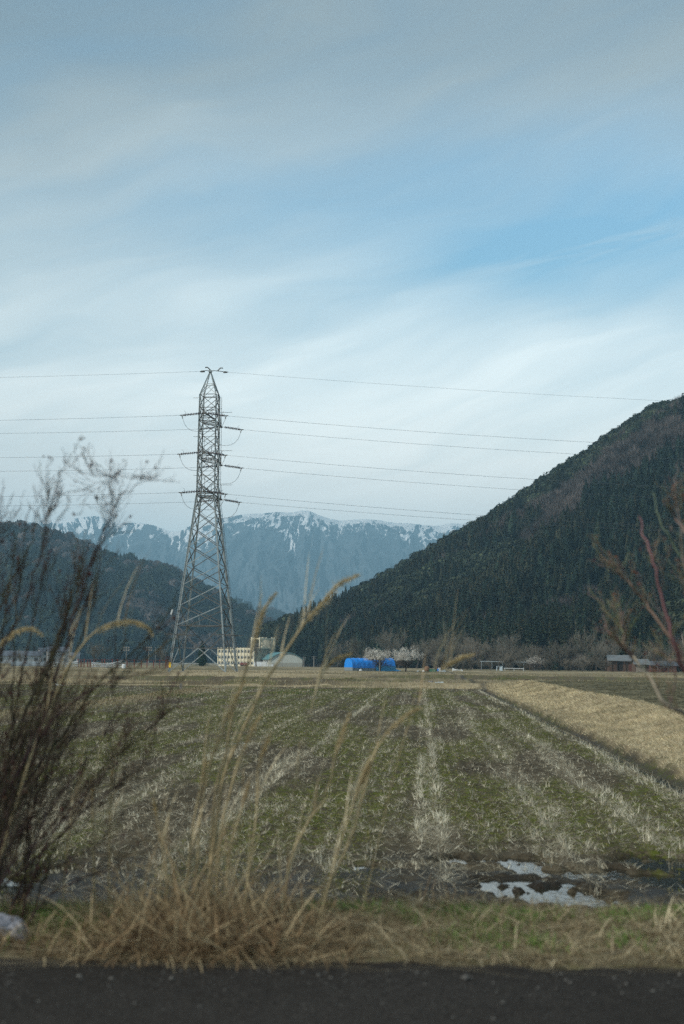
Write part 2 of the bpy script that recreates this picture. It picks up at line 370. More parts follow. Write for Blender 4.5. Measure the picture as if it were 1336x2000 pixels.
def straw_density(u, v):
    s = 0.22 + 0.0 * u
    w = (fbm(v * 0.10, u * 0 + 3, 12, 3) - 0.5) * 0.9
    for c_, s_, a_ in zip(row_c, row_s, row_a): s = np.maximum(s, a_ * np.exp(-((u - c_ - w * 0.6) / s_) ** 2))
    s = s * (0.05 + 1.9 * fbm(u * 0.8, v * 0.35, 40, 4)) * (1 - .7 * sst(16.2, 14.4, v))
    return np.clip(s, 0, 1)
straw = straw_density(un, vn)
wetm = sst(18.6, 14.8, YY + 3 * nA) * (gold < .3) * sst(.25, .55, fbm(un * 1.2, vn * 2.0, 57, 3) + .25 * sst(16, 13.5, YY)); wetm = np.maximum(wetm, .8 * np.exp(-((un - 5.02) / .3) ** 2))
upf = sst(8.9, 9.4, un) * sst(FAR0 + 20, FAR0 + 14, vn)
me = me_np('ground', np.stack([U.ravel(), Vv.ravel(), ZZ.ravel()], 1), [gf], [], smooth=True,
           extra=dict(gold=gold.ravel(), moss=moss.ravel(), straw=straw.ravel(), upf=upf.ravel(), wetm=wetm.ravel()))
ground = ob('ground', me); ground.rotation_euler = (0, 0, -ROT); tag(ground, kind='structure', label='stubble field with dry grass banks and a grass verge')
gm = bpy.data.materials.new('field_soil'); gm.use_nodes = True; q = NB(gm.node_tree); bs = gm.node_tree.nodes['Principled BSDF']
tcn = q.n('ShaderNodeTexCoord'); oc = tcn.outputs['Object']
def A(n):
    a = q.n('ShaderNodeAttribute'); a.attribute_name = n; return a.outputs['Fac']
nf = q.noise(oc, 9.0, 6, 0.65); nm = q.noise(oc, 1.6, 5, 0.6); nh = q.noise(oc, 40.0, 4, 0.7); nl = q.noise(oc, 0.12, 4, 0.6)
soil = q.mix(q.ramp(nf, 0.35, 0.7), (0.014, 0.011, 0.008, 1), (0.078, 0.064, 0.042, 1))
soil = q.mix(q.ramp(nm, 0.3, 0.75, 0, 0.6), soil, (0.10, 0.085, 0.058, 1))
st_m = q.m('MULTIPLY', A('straw'), q.ramp(q.noise(q.map(oc, (1, 1, 1)), 26.0, 5, 0.75, 2.0), 0.42, 0.60))
c = q.mix(q.m('MULTIPLY', st_m, 0.75), soil, (0.30, 0.265, 0.185, 1))
mo_m = q.m('MULTIPLY', A('moss'), q.ramp(q.noise(oc, 5.0, 5, 0.7), 0.42, 0.62))
c = q.mix(q.m('MULTIPLY', mo_m, 0.85), c, q.mix(nh, (0.045, 0.062, 0.010, 1), (0.13, 0.155, 0.022, 1)))
goldc = q.mix(q.ramp(nf, 0.3, 0.7), (0.22, 0.18, 0.11, 1), (0.46, 0.40, 0.27, 1))
goldc = q.mix(q.ramp(nm, 0.35, 0.7, 0, 0.5), goldc, (0.26, 0.195, 0.11, 1))
goldc = q.mix(q.ramp(q.noise(oc, 0.45, 5, 0.65), 0.56, 0.68, 0, 0.55), goldc, (0.075, 0.085, 0.03, 1))
goldc = q.mix(q.ramp(nh, 0.35, 0.5, 0.35, 0), goldc, (0.06, 0.045, 0.025, 1))
c = q.mix(A('gold'), c, goldc)
upc = q.mix(q.ramp(q.noise(q.map(oc, (0.5, 2.0, 1)), 0.8, 5, 0.7), 0.38, 0.66), (0.055, 0.052, 0.032, 1), (0.17, 0.155, 0.10, 1))
c = q.mix(A('upf'), c, upc)
c = q.mix(q.m('MULTIPLY', A('wetm'), 0.82), c, (0.012, 0.0095, 0.007, 1))
q.l(q.m('SUBTRACT', 0.9, q.m('MULTIPLY', A('wetm'), 0.4)), bs.inputs['Roughness']); q.l(q.m('ADD', 0.04, q.m('MULTIPLY', A('wetm'), 0.12)), bs.inputs['Specular IOR Level'])
q.l(c, bs.inputs['Base Color'])
bs.inputs['Specular IOR Level'].default_value = 0.04
bn = q.n('ShaderNodeBump'); bn.inputs['Strength'].default_value = 0.8; bn.inputs['Distance'].default_value = 0.04
q.l(q.m('ADD', q.noise(oc, 14.0, 6, 0.7), q.m('MULTIPLY', nh, 0.4)), bn.inputs['Height']); q.l(bn.outputs[0], bs.inputs['Normal'])
me.materials.append(gm)

# water in the ruts
wm = bpy.data.materials.new('rut_water'); wm.use_nodes = True; q = NB(wm.node_tree); bs = wm.node_tree.nodes['Principled BSDF']
bs.inputs['Base Color'].default_value = (0.018, 0.017, 0.012, 1); bs.inputs['Roughness'].default_value = 0.05; bs.inputs['IOR'].default_value = 1.33
bn = q.n('ShaderNodeBump'); bn.inputs['Strength'].default_value = 0.15; bn.inputs['Distance'].default_value = 0.015
q.l(q.noise(q.n('ShaderNodeTexCoord').outputs['Object'], 9.0, 2, 0.5), bn.inputs['Height']); q.l(bn.outputs[0], bs.inputs['Normal'])
mb = MB(); mb.add([(-16, 11.8, -0.052), (4.95, 11.8, -0.052), (4.95, 60, -0.052), (-16, 60, -0.052)], [(0, 1, 2, 3)])
water = mb.build('water', wm); water.rotation_euler = (0, 0, -ROT); tag(water, kind='structure', label='shallow rainwater lying in the ruts of the field')

# road
rm = bpy.data.materials.new('asphalt'); rm.use_nodes = True; q = NB(rm.node_tree); bs = rm.node_tree.nodes['Principled BSDF']
oc = q.n('ShaderNodeTexCoord').outputs['Object']
a1 = q.noise(oc, 90.0, 4, 0.8); a2 = q.noise(oc, 1.2, 4, 0.6); vo = q.n('ShaderNodeTexVoronoi'); q.l(oc, vo.inputs['Vector']); vo.inputs['Scale'].default_value = 55
c = q.mix(q.ramp(a1, 0.35, 0.75), (0.010, 0.009, 0.0085, 1), (0.085, 0.078, 0.070, 1))
c = q.mix(q.ramp(q.noise(oc, 17.0, 4, 0.7), 0.5, 0.66, 0, 0.6), c, (0.016, 0.014, 0.013, 1)); c = q.mix(q.ramp(q.noise(oc, 30.0, 3, 0.7), 0.60, 0.70, 0, 0.5), c, (0.11, 0.10, 0.09, 1)); c = q.mix(q.ramp(a2, 0.3, 0.7, 0, 0.45), c, (0.020, 0.018, 0.016, 1))
c = q.mix(q.ramp(vo.outputs['Distance'], 0.16, 0.05, 0, 0.5), c, (0.085, 0.083, 0.08, 1))
q.l(c, bs.inputs['Base Color']); bs.inputs['Roughness'].default_value = 0.95; bs.inputs['Specular IOR Level'].default_value = 0.05
bn = q.n('ShaderNodeBump'); bn.inputs['Strength'].default_value = 0.7; bn.inputs['Distance'].default_value = 0.008
q.l(q.m('ADD', a1, q.m('MULTIPLY', q.noise(oc, 22.0, 4, 0.7), 1.5)), bn.inputs['Height']); q.l(bn.outputs[0], bs.inputs['Normal'])
rngn = np.random.default_rng(5)
xs = np.concatenate([[-300, -60], np.arange(-9, 9.01, 0.05), [60, 300]]); ed = 7.25 + 0.34 * (fbm(xs * 1.1, xs * 0, 8, 4) - 0.5) + 0.16 * (fbm(xs * 6, xs * 0, 18, 4) - 0.5)
V_ = np.concatenate([np.stack([xs, np.full_like(xs, -2.5), np.full_like(xs, 0.80)], 1), np.stack([xs, np.full_like(xs, 3.0), np.full_like(xs, 0.84)], 1),
                     np.stack([xs, ed, np.full_like(xs, 0.80)], 1), np.stack([xs, ed + 0.03, np.full_like(xs, 0.55)], 1)])
n = len(xs); ii = np.arange(n - 1)
fs = np.concatenate([np.stack([ii + k * n, ii + 1 + k * n, ii + 1 + (k + 1) * n, ii + (k + 1) * n], 1) for k in range(3)])
road = ob('road', me_np('road', V_, [fs], [rm])); tag(road, kind='structure', label='dark asphalt road along the verge')
# grit lying on the asphalt
rr = np.random.default_rng(9); N = 1100
gx = rr.uniform(-3, 3, N); gy = np.where(rr.random(N) < 0.6, 7.1 - rr.exponential(0.25, N), rr.uniform(4.5, 7.1, N)); gy = np.minimum(gy, 7.24); gs = 0.003 + rr.exponential(0.003, N)
octa = np.array([(1, 0, 0), (0, 1, 0), (-1, 0, 0), (0, -1, 0), (0, 0, 0.8), (0, 0, -0.3)])
of = np.array([(0, 1, 4), (1, 2, 4), (2, 3, 4), (3, 0, 4), (1, 0, 5), (2, 1, 5), (3, 2, 5), (0, 3, 5)])
sv = octa[None] * gs[:, None, None] * rr.uniform(0.6, 1.3, (N, 6, 1)); gzz = 0.84 - 0.04 * (gy - 3) / 4.14
sv = sv + np.stack([gx, gy, gzz + gs * 0.3], 1)[:, None]
g_ = rr.uniform(0.01, 0.12, N)
o = ob('gravel', me_np('gravel', sv.reshape(-1, 3), [(of[None] + np.arange(N)[:, None, None] * 6).reshape(-1, 3)], [mat('grit', attr=True, rough=0.9)], col=np.repeat(np.stack([g_, g_ * 0.97, g_ * 0.9], 1), 6, 0)))
tag(o, 'fine grit scattered along the asphalt edge', 'gravel', kind='stuff')

# ------------------------------------------------------------------ blades of grass and straw
def blades(Pp, h, w, az_, lean, curl, nseg=2, fa=None, rng=None):
    Pp = np.asarray(Pp, float); N = len(Pp)
    ts = np.linspace(0, 1, nseg + 1); hor = np.zeros(N); ver = np.zeros(N); rows = []
    side = np.stack([np.cos(fa), np.sin(fa), np.zeros(N)], 1) if fa is not None else np.stack([-np.sin(az_), np.cos(az_), np.zeros(N)], 1)
    for i, t in enumerate(ts):
        if i > 0:
            ang = lean + curl * (t - 0.5 / nseg); hor = hor + np.sin(ang) * h / nseg; ver = ver + np.cos(ang) * h / nseg
        c_ = Pp + np.stack([np.cos(az_) * hor, np.sin(az_) * hor, ver], 1)
        if i < nseg:
            ww = (w * (1 - 0.55 * t) / 2)[:, None]; rows += [c_ - side * ww, c_ + side * ww]
        else: rows.append(c_)
    k = 2 * nseg + 1; V_ = np.stack(rows, 1).reshape(-1, 3); base = (np.arange(N) * k)[:, None]
    qs = [base + np.array([[2 * i, 2 * i + 1, 2 * i + 3, 2 * i + 2]]) for i in range(nseg - 1)]
    tr = base + np.array([[2 * nseg - 2, 2 * nseg - 1, 2 * nseg]])
    return V_, (np.concatenate(qs) if qs else np.zeros((0, 4), int)), tr, k
def blade_obj(name, sets, label, cat, kind='stuff', parent=None, material=None, group=None):
    Vs, Q, T, C = [], [], [], []; off = 0
    for (Pp, h, w, az_, lean, curl, nseg, col) in sets:
        fa = np.random.default_rng(len(Pp)).uniform(-0.7, 0.7, len(Pp))
        v, qd, tr, k = blades(Pp, h, w, az_, lean, curl, nseg, fa)
        Vs.append(v); Q.append(qd + off); T.append(tr + off); C.append(np.repeat(col, k, 0)); off += len(v)
    V_ = np.concatenate(Vs); ctr = None
    o = ob(name, me_np(name, V_, [x for x in (np.concatenate(Q), np.concatenate(T)) if len(x)], [material or M_blade], col=np.concatenate(C)), parent)
    if label: tag(o, label, cat, group=group, kind=kind)
    return o
def pal(rng, N, cols, wts, jit=0.18):
    c_ = np.array(cols)[rng.choice(len(cols), N, p=np.array(wts) / sum(wts))]
    return c_ * rng.uniform(1 - jit, 1 + jit, (N, 1))
STRAW = [(0.70, 0.66, 0.52), (0.46, 0.42, 0.31), (0.22, 0.185, 0.125), (0.07, 0.056, 0.038)]
GOLD = [(0.50, 0.435, 0.295), (0.39, 0.325, 0.20), (0.25, 0.195, 0.12), (0.115, 0.085, 0.05), (0.10, 0.13, 0.035)]
rng = np.random.default_rng(11)
# rice stubble: tufts along the drilled rows
tu, tv = [], []
sets = []
for (v0, v1, du, dv, nb, wmul) in ((12.2, 22, 0.30, 0.15, 18, 1.0), (22, 40, 0.30, 0.17, 14, 1.25), (40, 70, 0.30, 0.24, 10, 1.8), (70, 113, 0.30, 0.36, 7, 2.6)):
    ua = np.arange(-int((0.30 * v1 + 3) / du) - 1, int(5.0 / du) + 1) * du
    va = np.arange(v0, v1, dv); uu, vv = np.meshgrid(ua, va); uu = uu.ravel() + rng.normal(0, 0.04, uu.size); vv = vv.ravel() + rng.uniform(-dv, dv, vv.size) * 0.6
    x, y = xy_of(uu, vv); keep = (x > -0.27 * y - 1.5) & (uu < 4.85) & (y > 11.8) & (uu > -30)
    d = straw_density(uu, vv); prob = 0.13 + 0.62 * d; prob = np.where(y < 15.8, prob * 0.35, prob)
    keep &= rng.random(len(uu)) < prob
    x, y, d = x[keep], y[keep], d[keep]; z = ground_z(x, y); kk = (z > -0.035) | (rng.random(len(x)) < .3); x, y, z, d = x[kk], y[kk], z[kk], d[kk]
    n = len(x); base = np.repeat(np.stack([x, y, z - 0.01], 1), nb, 0) + np.concatenate([rng.normal(0, 0.032, (n * nb, 2)), np.zeros((n * nb, 1))], 1)
    dd = np.repeat(d, nb); N = n * nb
    tuft_az = np.repeat(rng.uniform(0, 2 * np.pi, n), nb); az_ = tuft_az + rng.normal(0, 0.9, N)
    tuft_lean = np.repeat(rng.uniform(0.35, 1.4, n), nb)
    h = rng.uniform(0.05, 0.20, N) * (0.55 + 0.8 * dd); w = rng.uniform(0.003, 0.009, N) * wmul
    lean = np.clip(tuft_lean + rng.normal(0, 0.38, N), 0, 1.52)
    pd = np.clip(dd, 0, 1)[:, None]
    col = pal(rng, N, STRAW, [2, 3, 3, 2]) * (1 - pd) + pal(rng, N, STRAW, [6, 3, 1, 0.4]) * pd
    tone = np.repeat(rng.uniform(0.55, 1.2, n), nb)[:, None]
    sets.append((base, h, w, az_, lean, rng.uniform(-0.2, 0.9, N), 1 if v0 >= 40 else 2, col * tone))
# loose litter lying flat
for (y0, y1, N, wm_) in ((12, 24, 60000, 1.0), (24, 55, 80000, 1.5), (55, 112, 60000, 2.8)):
    y = y0 + (y1 - y0) * rng.random(N) ** 0.8; x = rng.uniform(-0.27, 0.27, N) * y + rng.uniform(-1.5, 1.5, N); uu, vv = uv_of(x, y)
    keep = (uu < 4.95) & (rng.random(N) < 0.10 + straw_density(uu, vv) * 1.1); x, y = x[keep], y[keep]; z = ground_z(x, y); kk = z > -0.05; x, y, z = x[kk], y[kk], z[kk]; n = len(x)
    sets.append((np.stack([x, y, z + 0.004], 1), rng.uniform(0.08, 0.24, n), rng.uniform(0.004, 0.009, n) * wm_, rng.uniform(0, 6.28, n), rng.uniform(1.25, 1.5, n), rng.uniform(-0.2, 0.25, n), 1, pal(rng, n, STRAW, [3, 4, 3, 2])))
blade_obj('rice_stubble', sets, 'pale cut rice stubble and straw litter in rows across the field', 'stubble')
# low green moss and weeds between the rows
sets = []
for (y0, y1, N, s_) in ((12.5, 25, 42000, 1.0), (25, 60, 52000, 1.9), (60, 112, 36000, 3.6)):
    y = y0 + (y1 - y0) * rng.random(N) ** 0.8; x = rng.uniform(-0.27, 0.27, N) * y + rng.uniform(-1, 1, N); uu, vv = uv_of(x, y)
    mo = np.clip(sst(0.36, 0.58, fbm(uu * 0.9, vv * 0.13, 21, 3)) + 0.25 * sst(0.45, 0.7, fbm(uu * 0.2, vv * 0.05, 5, 2)), 0, 1)
    keep = (uu < 4.9) & (rng.random(N) < mo * 1.0); x, y = x[keep], y[keep]; z = ground_z(x, y); kk = z > -0.035; x, y, z = x[kk], y[kk], z[kk]; n = len(x)
    sets.append((np.stack([x, y, z - 0.002], 1), rng.uniform(0.012, 0.04, n) * (0.6 + 0.4 * s_ ** 0.5), rng.uniform(0.008, 0.016, n) * s_, rng.uniform(0, 6.28, n), rng.uniform(0, 1.0, n), rng.uniform(0, 0.5, n), 1,
                 pal(rng, n, [(0.12, 0.13, 0.026), (0.085, 0.09, 0.02), (0.18, 0.165, 0.06)], [3, 3, 2], 0.3)))
blade_obj('field_weeds', sets, 'low yellow green moss and weeds between the stubble rows', 'weeds', material=M_leafn)
# dry grass on the strip, the bank and the far bunds
sets = []
for (v0, v1, N, wm_, hm) in ((13, 30, 52000, 1.0, 1.0), (30, 60, 56000, 1.7, 1.1), (60, 130, 60000, 3.2, 1.3)):
    v = v0 + (v1 - v0) * rng.random(N) ** 0.85; u = rng.uniform(5.25, 9.0, N); x, y = xy_of(u, v); keep = x < 0.27 * y + 1.5; x, y, u = x[keep], y[keep], u[keep]; n = len(x); z = ground_z(x, y)
    flat_ = u > 6.0
    sets.append((np.stack([x, y, z - 0.01], 1), rng.uniform(0.07, 0.20, n) * hm, rng.uniform(0.004, 0.008, n) * wm_, np.where(flat_, rng.normal(3.1, 0.9, n), rng.uniform(0, 6.28, n)), rng.uniform(0.7, 1.45, n), rng.uniform(0, 0.5, n), 1,
                 1.25 * pal(rng, n, GOLD, [5, 4, 1.5, 0.8, 0.35]) * np.clip(0.15 + 1.6 * fbm(u * 1.6, v[keep] * 0.8, 63, 4), 0.4, 1.25)[:, None]))  # whole bank lightened in colour for the sun falling on its slope
blade_obj('bank_grass', sets, 'flattened golden dry grass covering the bank right of the ditch', 'dry grass')
sets = []
N = 110000; v = 112.4 + 120 * rng.random(N) ** 1.25; x = rng.uniform(-0.28, 0.28, N) * v; uu, vv = uv_of(x, v)
gd = np.clip(0.02 + 3.2 * (fbm(uu * 0.05, vv * 0.13, 77, 3) - 0.38), 0.08, 1); gd = np.where(vv < 121, np.maximum(gd, 0.75), gd)
keep = (vv > FAR0 + 0.4) & (rng.random(N) < gd) & ~((uu > 9.2) & (vv < 128)); x, y = x[keep], v[keep]; n = len(x)
sets.append((np.stack([x, y, ground_z(x, y) - 0.03], 1), rng.uniform(0.10, 0.34, n), rng.uniform(0.02, 0.05, n), rng.uniform(0, 6.28, n), rng.uniform(0.1, 1.2, n), rng.uniform(0, 0.5, n), 1,
             pal(rng, n, GOLD, [4, 4, 3, 1.5, 0.5]) * np.clip(0.5 + 0.95 * fbm(x * 0.3, y * 0.3, 15, 3), 0.5, 1.25)[:, None]))
# green flushes on the bunds
for (px, py, rx, ry) in ((740, 1331, 3.0, 1.2), (665, 1329, 2.0, .8), (610, 1342, 1.8, .6), (985, 1326, 2.2, 1.0), (345, 1352, 3.2, 1.2), (560, 1347, 2.2, .8), (770, 1333, 1.2, .6), (810, 1326, 1.3, .6)):
    c0 = G(px, py, 0.25); n = 900; x = rng.normal(c0.x, rx * 0.45, n); y = rng.normal(c0.y, ry * 2.0, n)
    sets.append((np.stack([x, y, ground_z(x, y) - 0.02], 1), rng.uniform(0.08, 0.22, n), rng.uniform(0.02, 0.05, n), rng.uniform(0, 6.28, n), rng.uniform(0.1, 0.9, n), rng.uniform(0, 0.5, n), 1, pal(rng, n, [(0.07, 0.11, 0.03), (0.12, 0.16, 0.05), (.25, .2, .11)], [1, 1, 1])))
N = 60000; v = 20 + 112 * rng.random(N) ** 0.8; x = rng.uniform(0.05, 0.27, N) * v + 1; uu, vv = uv_of(x, v); keep = (uu > 8.8) & (vv < 129) & (rng.random(N) < 0.55); x, y = x[keep], v[keep]; n = len(x)
sets.append((np.stack([x, y, ground_z(x, y) - 0.02], 1), rng.uniform(0.06, 0.16, n), rng.uniform(0.006, 0.014, n) * (y / 30), rng.uniform(0, 6.28, n), rng.uniform(0.2, 1.4, n), rng.uniform(0, 0.5, n), 1,
             pal(rng, n, [(0.22, 0.195, 0.125), (0.13, 0.11, 0.07), (0.07, 0.075, 0.035)], [2, 3, 3])))
N = 20000; v = 16 + 90 * rng.random(N); u = -15.7 + rng.normal(0, 0.55, N); x, y = xy_of(u, v)
sets.append((np.stack([x, y, ground_z(x, y) - 0.02], 1), rng.uniform(0.08, 0.25, N), rng.uniform(0.006, 0.012, N) * (y / 30), rng.uniform(0, 6.28, N), rng.uniform(0.3, 1.4, N), rng.uniform(0, 0.5, N), 1, pal(rng, N, GOLD, [3, 3, 3, 2, 0.4]) * 0.8))
blade_obj('far_grass', sets, 'dry and green grass on the bunds at the far end of the field', 'grass')
# grass verge beside the road
sets = []; N = 60000
x = rng.uniform(-4.2, 4.2, N); y = 7.28 + 2.2 * rng.random(N) ** 1.1; dens = fbm(x * 1.3, y * 1.6, 91, 3); keep = rng.random(N) < np.clip(0.25 + 1.4 * (dens - 0.3), 0.15, 1); x, y = x[keep], y[keep]; n = len(x); z = ground_z(x, y)
hh = rng.uniform(0.04, 0.15, n) * (0.6 + 0.8 * sst(7.2, 8.2, y))
sets.append((np.stack([x, y, z - 0.005], 1), hh, rng.uniform(0.0025, 0.006, n), rng.uniform(0, 6.28, n), rng.uniform(0.6, 1.5, n), rng.uniform(-0.2, 0.6, n), 2, pal(rng, n, GOLD, [1.5, 3, 4, 5, 0.9], .3) * (0.45 + 0.6 * fbm(x * 2.2, y * 2.2, 19, 3))[:, None]))
N = 2600; x = rng.uniform(-4, 4, N); y = rng.uniform(7.3, 8.7, N); z = ground_z(x, y)     # long stems lying across the verge
sets.append((np.stack([x, y, z + rng.uniform(0, 0.08, N)], 1), rng.uniform(0.25, 0.9, N), rng.uniform(0.003, 0.007, N), np.where(rng.random(N) < 0.5, 0, np.pi) + rng.normal(0.0, 0.45, N), rng.uniform(1.3, 1.52, N), rng.uniform(-0.1, 0.3, N), 3, pal(rng, N, GOLD, [4, 5, 4, 2, 0], .25) * .85))
N = 1500; x = rng.uniform(-4, 4, N); y = 7.0 + .45 * rng.random(N) ** .7
sets.append((np.stack([x, y, np.full(N, .812) + rng.uniform(0, .02, N)], 1), rng.uniform(0.12, 0.7, N), rng.uniform(0.003, 0.006, N), np.where(rng.random(N) < 0.5, 0, np.pi) + rng.normal(0.0, 0.35, N), rng.uniform(1.5, 1.56, N), rng.uniform(-0.05, 0.05, N), 3, pal(rng, N, GOLD, [5, 4, 3, 2, 0], .25) * .8))
blade_obj('verge_grass', sets, 'dry brown grass and fallen stems covering the road verge', 'grass')
sets = []
def green_patch(px, py, rx, ry, n, hm=1.0, z0=0.82):
    c0 = G(px, py, z0); x = rng.normal(c0.x, rx, n); y = np.maximum(rng.normal(c0.y, ry, n), 7.3)
    sets.append((np.stack([x, y, ground_z(x, y) - 0.005], 1), rng.uniform(0.04, 0.13, n) * hm, rng.uniform(0.004, 0.009, n), rng.uniform(0, 6.28, n), rng.uniform(0.0, 0.8, n), rng.uniform(0, 0.8, n), 2,
                 pal(rng, n, [(0.07, 0.17, 0.025), (0.12, 0.23, 0.04), (0.045, 0.10, 0.018)], [3, 2, 2])))
green_patch(90, 1790, 0.22, 0.30, 2200, 1.1); green_patch(10, 1800, 0.2, 0.25, 1200); green_patch(170, 1800, 0.12, 0.25, 700)
for (px, py, n) in ((870, 1780, 140), (960, 1778, 260), (1030, 1800, 160), (790, 1775, 120), (720, 1770, 200), (930, 1835, 260), (1100, 1770, 100), (1190, 1765, 140), (1270, 1765, 700), (1320, 1770, 800), (1240, 1790, 400), (1000, 1790, 400), (950, 1810, 350), (1390, 1790, 600),
                    (640, 1765, 240), (820, 1790, 90), (1060, 1840, 120), (1220, 1830, 120), (560, 1800, 100), (900, 1770, 160)):
    green_patch(px, py, 0.05 if n < 200 else 0.12, 0.12, n, 0.85)
blade_obj('green_grass', sets, 'fresh green grass sprouting through the dead verge grass', 'grass', material=M_leafn)

# ------------------------------------------------------------------ hills and mountains (terrain laid out around the valley)
def prof(pts):      # list of (picture x, picture y) -> bearing and slope arrays
    t = [D(px, py) for px, py in pts]
    a = np.array([d.x for d in t]); e = np.array([d.z for d in t]); o_ = np.argsort(a); return a[o_], e[o_]
class Hill:
    def __init__(s, pts, foot, ridge, treeh, seed, bump, gy=0.0, zf=-2.0, convex=1.0):
        s.a, s.e = prof(pts); s.fa = [D(p_, 1288).x for p_, _ in foot]; s.fy = [y for _, y in foot]; s.ra = [D(p_, 1288).x for p_, _ in ridge]; s.ry = [y for _, y in ridge]
        s.th = treeh; s.seed = seed; s.bump = bump; s.zf = zf; s.cv = convex
    def zs(s, a, t):
        yf = np.interp(a, s.fa, s.fy); yr = np.interp(a, s.ra, s.ry)
        zr = np.maximum(np.interp(a, s.a, s.e) * yr + CAMZ - s.th, s.zf)
        y = yf + t * (yr - yf)
        g_ = np.where(t <= 1, np.clip(t, 0, 1) ** s.cv, 1 - (t - 1) * 0.8)
        z = s.zf + (zr - s.zf) * g_
        env = np.clip(t * 4, 0, 1) * np.clip((1 - t) * 4, 0, 1)
        xx = a * y
        nz = fbm(xx / s.bump, y / s.bump, s.seed, 4) - 0.5
        z = z + env * nz * 0.32 * (zr - s.zf)
        return y, z
    def mesh(s, name, mats, a0, a1, na, nt_, tmax=1.5, extra=None, smooth=True):
        a = np.linspace(a0, a1, na); t = np.linspace(0, tmax, nt_); A_, T = np.meshgrid(a, t); y, z = s.zs(A_, T)
        V_ = np.stack([(A_ * y).ravel(), y.ravel(), z.ravel()], 1); idx = np.arange(na * nt_).reshape(nt_, na)
        f_ = np.stack([idx[:-1, :-1], idx[:-1, 1:], idx[1:, 1:], idx[1:, :-1]], -1).reshape(-1, 4)
        return me_np(name, V_, [f_], mats, smooth=smooth, extra=extra(A_, T, y, z) if extra else None)
def hillmat(name, c1, c2, c3, s1, s2, rough=0.95, bump=0.6, dist=4.0):
    m_ = bpy.data.materials.new(name); m_.use_nodes = True; q = NB(m_.node_tree); bs = m_.node_tree.nodes['Principled BSDF']; oc = q.n('ShaderNodeTexCoord').outputs['Object']
    c = q.mix(q.ramp(q.noise(oc, s1, 6, 0.65), 0.4, 0.62), (*c1, 1), (*c2, 1)); c = q.mix(q.ramp(q.noise(oc, s2, 5, 0.6), 0.5, 0.62, 0, 0.8), c, (*c3, 1))
    q.l(c, bs.inputs['Base Color']); bs.inputs['Roughness'].default_value = rough; bs.inputs['Specular IOR Level'].default_value = 0.1
    bn = q.n('ShaderNodeBump'); bn.inputs['Strength'].default_value = bump; bn.inputs['Distance'].default_value = dist
    q.l(q.noise(oc, s1 * 3, 5, 0.7), bn.inputs['Height']); q.l(bn.outputs[0], bs.inputs['Normal']); return m_
# right hill
RH = Hill([(470, 1292), (495, 1285), (508, 1250), (520, 1212), (560, 1196), (600, 1183), (640, 1162), (690, 1142), (740, 1118), (800, 1084), (840, 1062), (880, 1038), (930, 1014), (1000, 970), (1050, 936), (1100, 903), (1130, 885), (1160, 865), (1200, 836), (1250, 805), (1290, 780), (1336, 764), (1450, 700), (1650, 640), (2200, 600), (3500, 700)],
          [(400, 900), (505, 700), (600, 660), (700, 590), (800, 520), (1000, 430), (1336, 372), (2000, 330), (3500, 400)],
          [(400, 950), (505, 750), (600, 810), (700, 860), (900, 880), (1336, 900), (2200, 950), (3500, 1100)], 9.0, 51, 90.0, zf=-1.5, convex=1.12)
m_rh = hillmat('forest_floor', (0.006, 0.008, 0.006), (0.014, 0.014, 0.010), (0.022, 0.019, 0.015), 0.05, 0.01)
o = ob('hill', RH.mesh('hill', [m_rh], D(470, 1288).x, D(3300, 1288).x, 420, 90)); tag(o, 'steep forest floor of the near wooded mountain', kind='structure')
# left hill and the one behind
LH = Hill([(-2400, 1200), (-1500, 1050), (-600, 985), (-200, 1000), (0, 1019), (60, 1022), (130, 1044), (180, 1066), (240, 1083), (300, 1097), (340, 1109), (380, 1132), (420, 1153), (460, 1176), (500, 1197), (540, 1222), (600, 1250), (700, 1288), (760, 1293)],
          [(-2400, 1000), (-200, 1050), (200, 1100), (500, 1300), (760, 1450)], [(-2400, 1750), (0, 1750), (300, 1700), (500, 1650), (760, 1600)], 11.0, 71, 220.0)
LB = Hill([(100, 1230), (300, 1150), (430, 1160), (470, 1168), (500, 1183), (545, 1189), (580, 1206), (640, 1235), (720, 1280), (800, 1293)],
          [(100, 2500), (800, 2500)], [(100, 3200), (800, 3300)], 12.0, 73, 300.0)
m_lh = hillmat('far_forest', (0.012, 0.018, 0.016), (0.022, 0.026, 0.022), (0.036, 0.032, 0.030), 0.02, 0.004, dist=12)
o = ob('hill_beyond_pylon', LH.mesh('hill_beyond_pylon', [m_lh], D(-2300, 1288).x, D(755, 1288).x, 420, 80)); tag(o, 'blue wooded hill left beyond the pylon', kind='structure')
o = ob('low_hill', LB.mesh('low_hill', [m_lh], D(110, 1288).x, D(790, 1288).x, 160, 40)); tag(o, 'low hazy wooded hill in the valley gap', kind='structure')
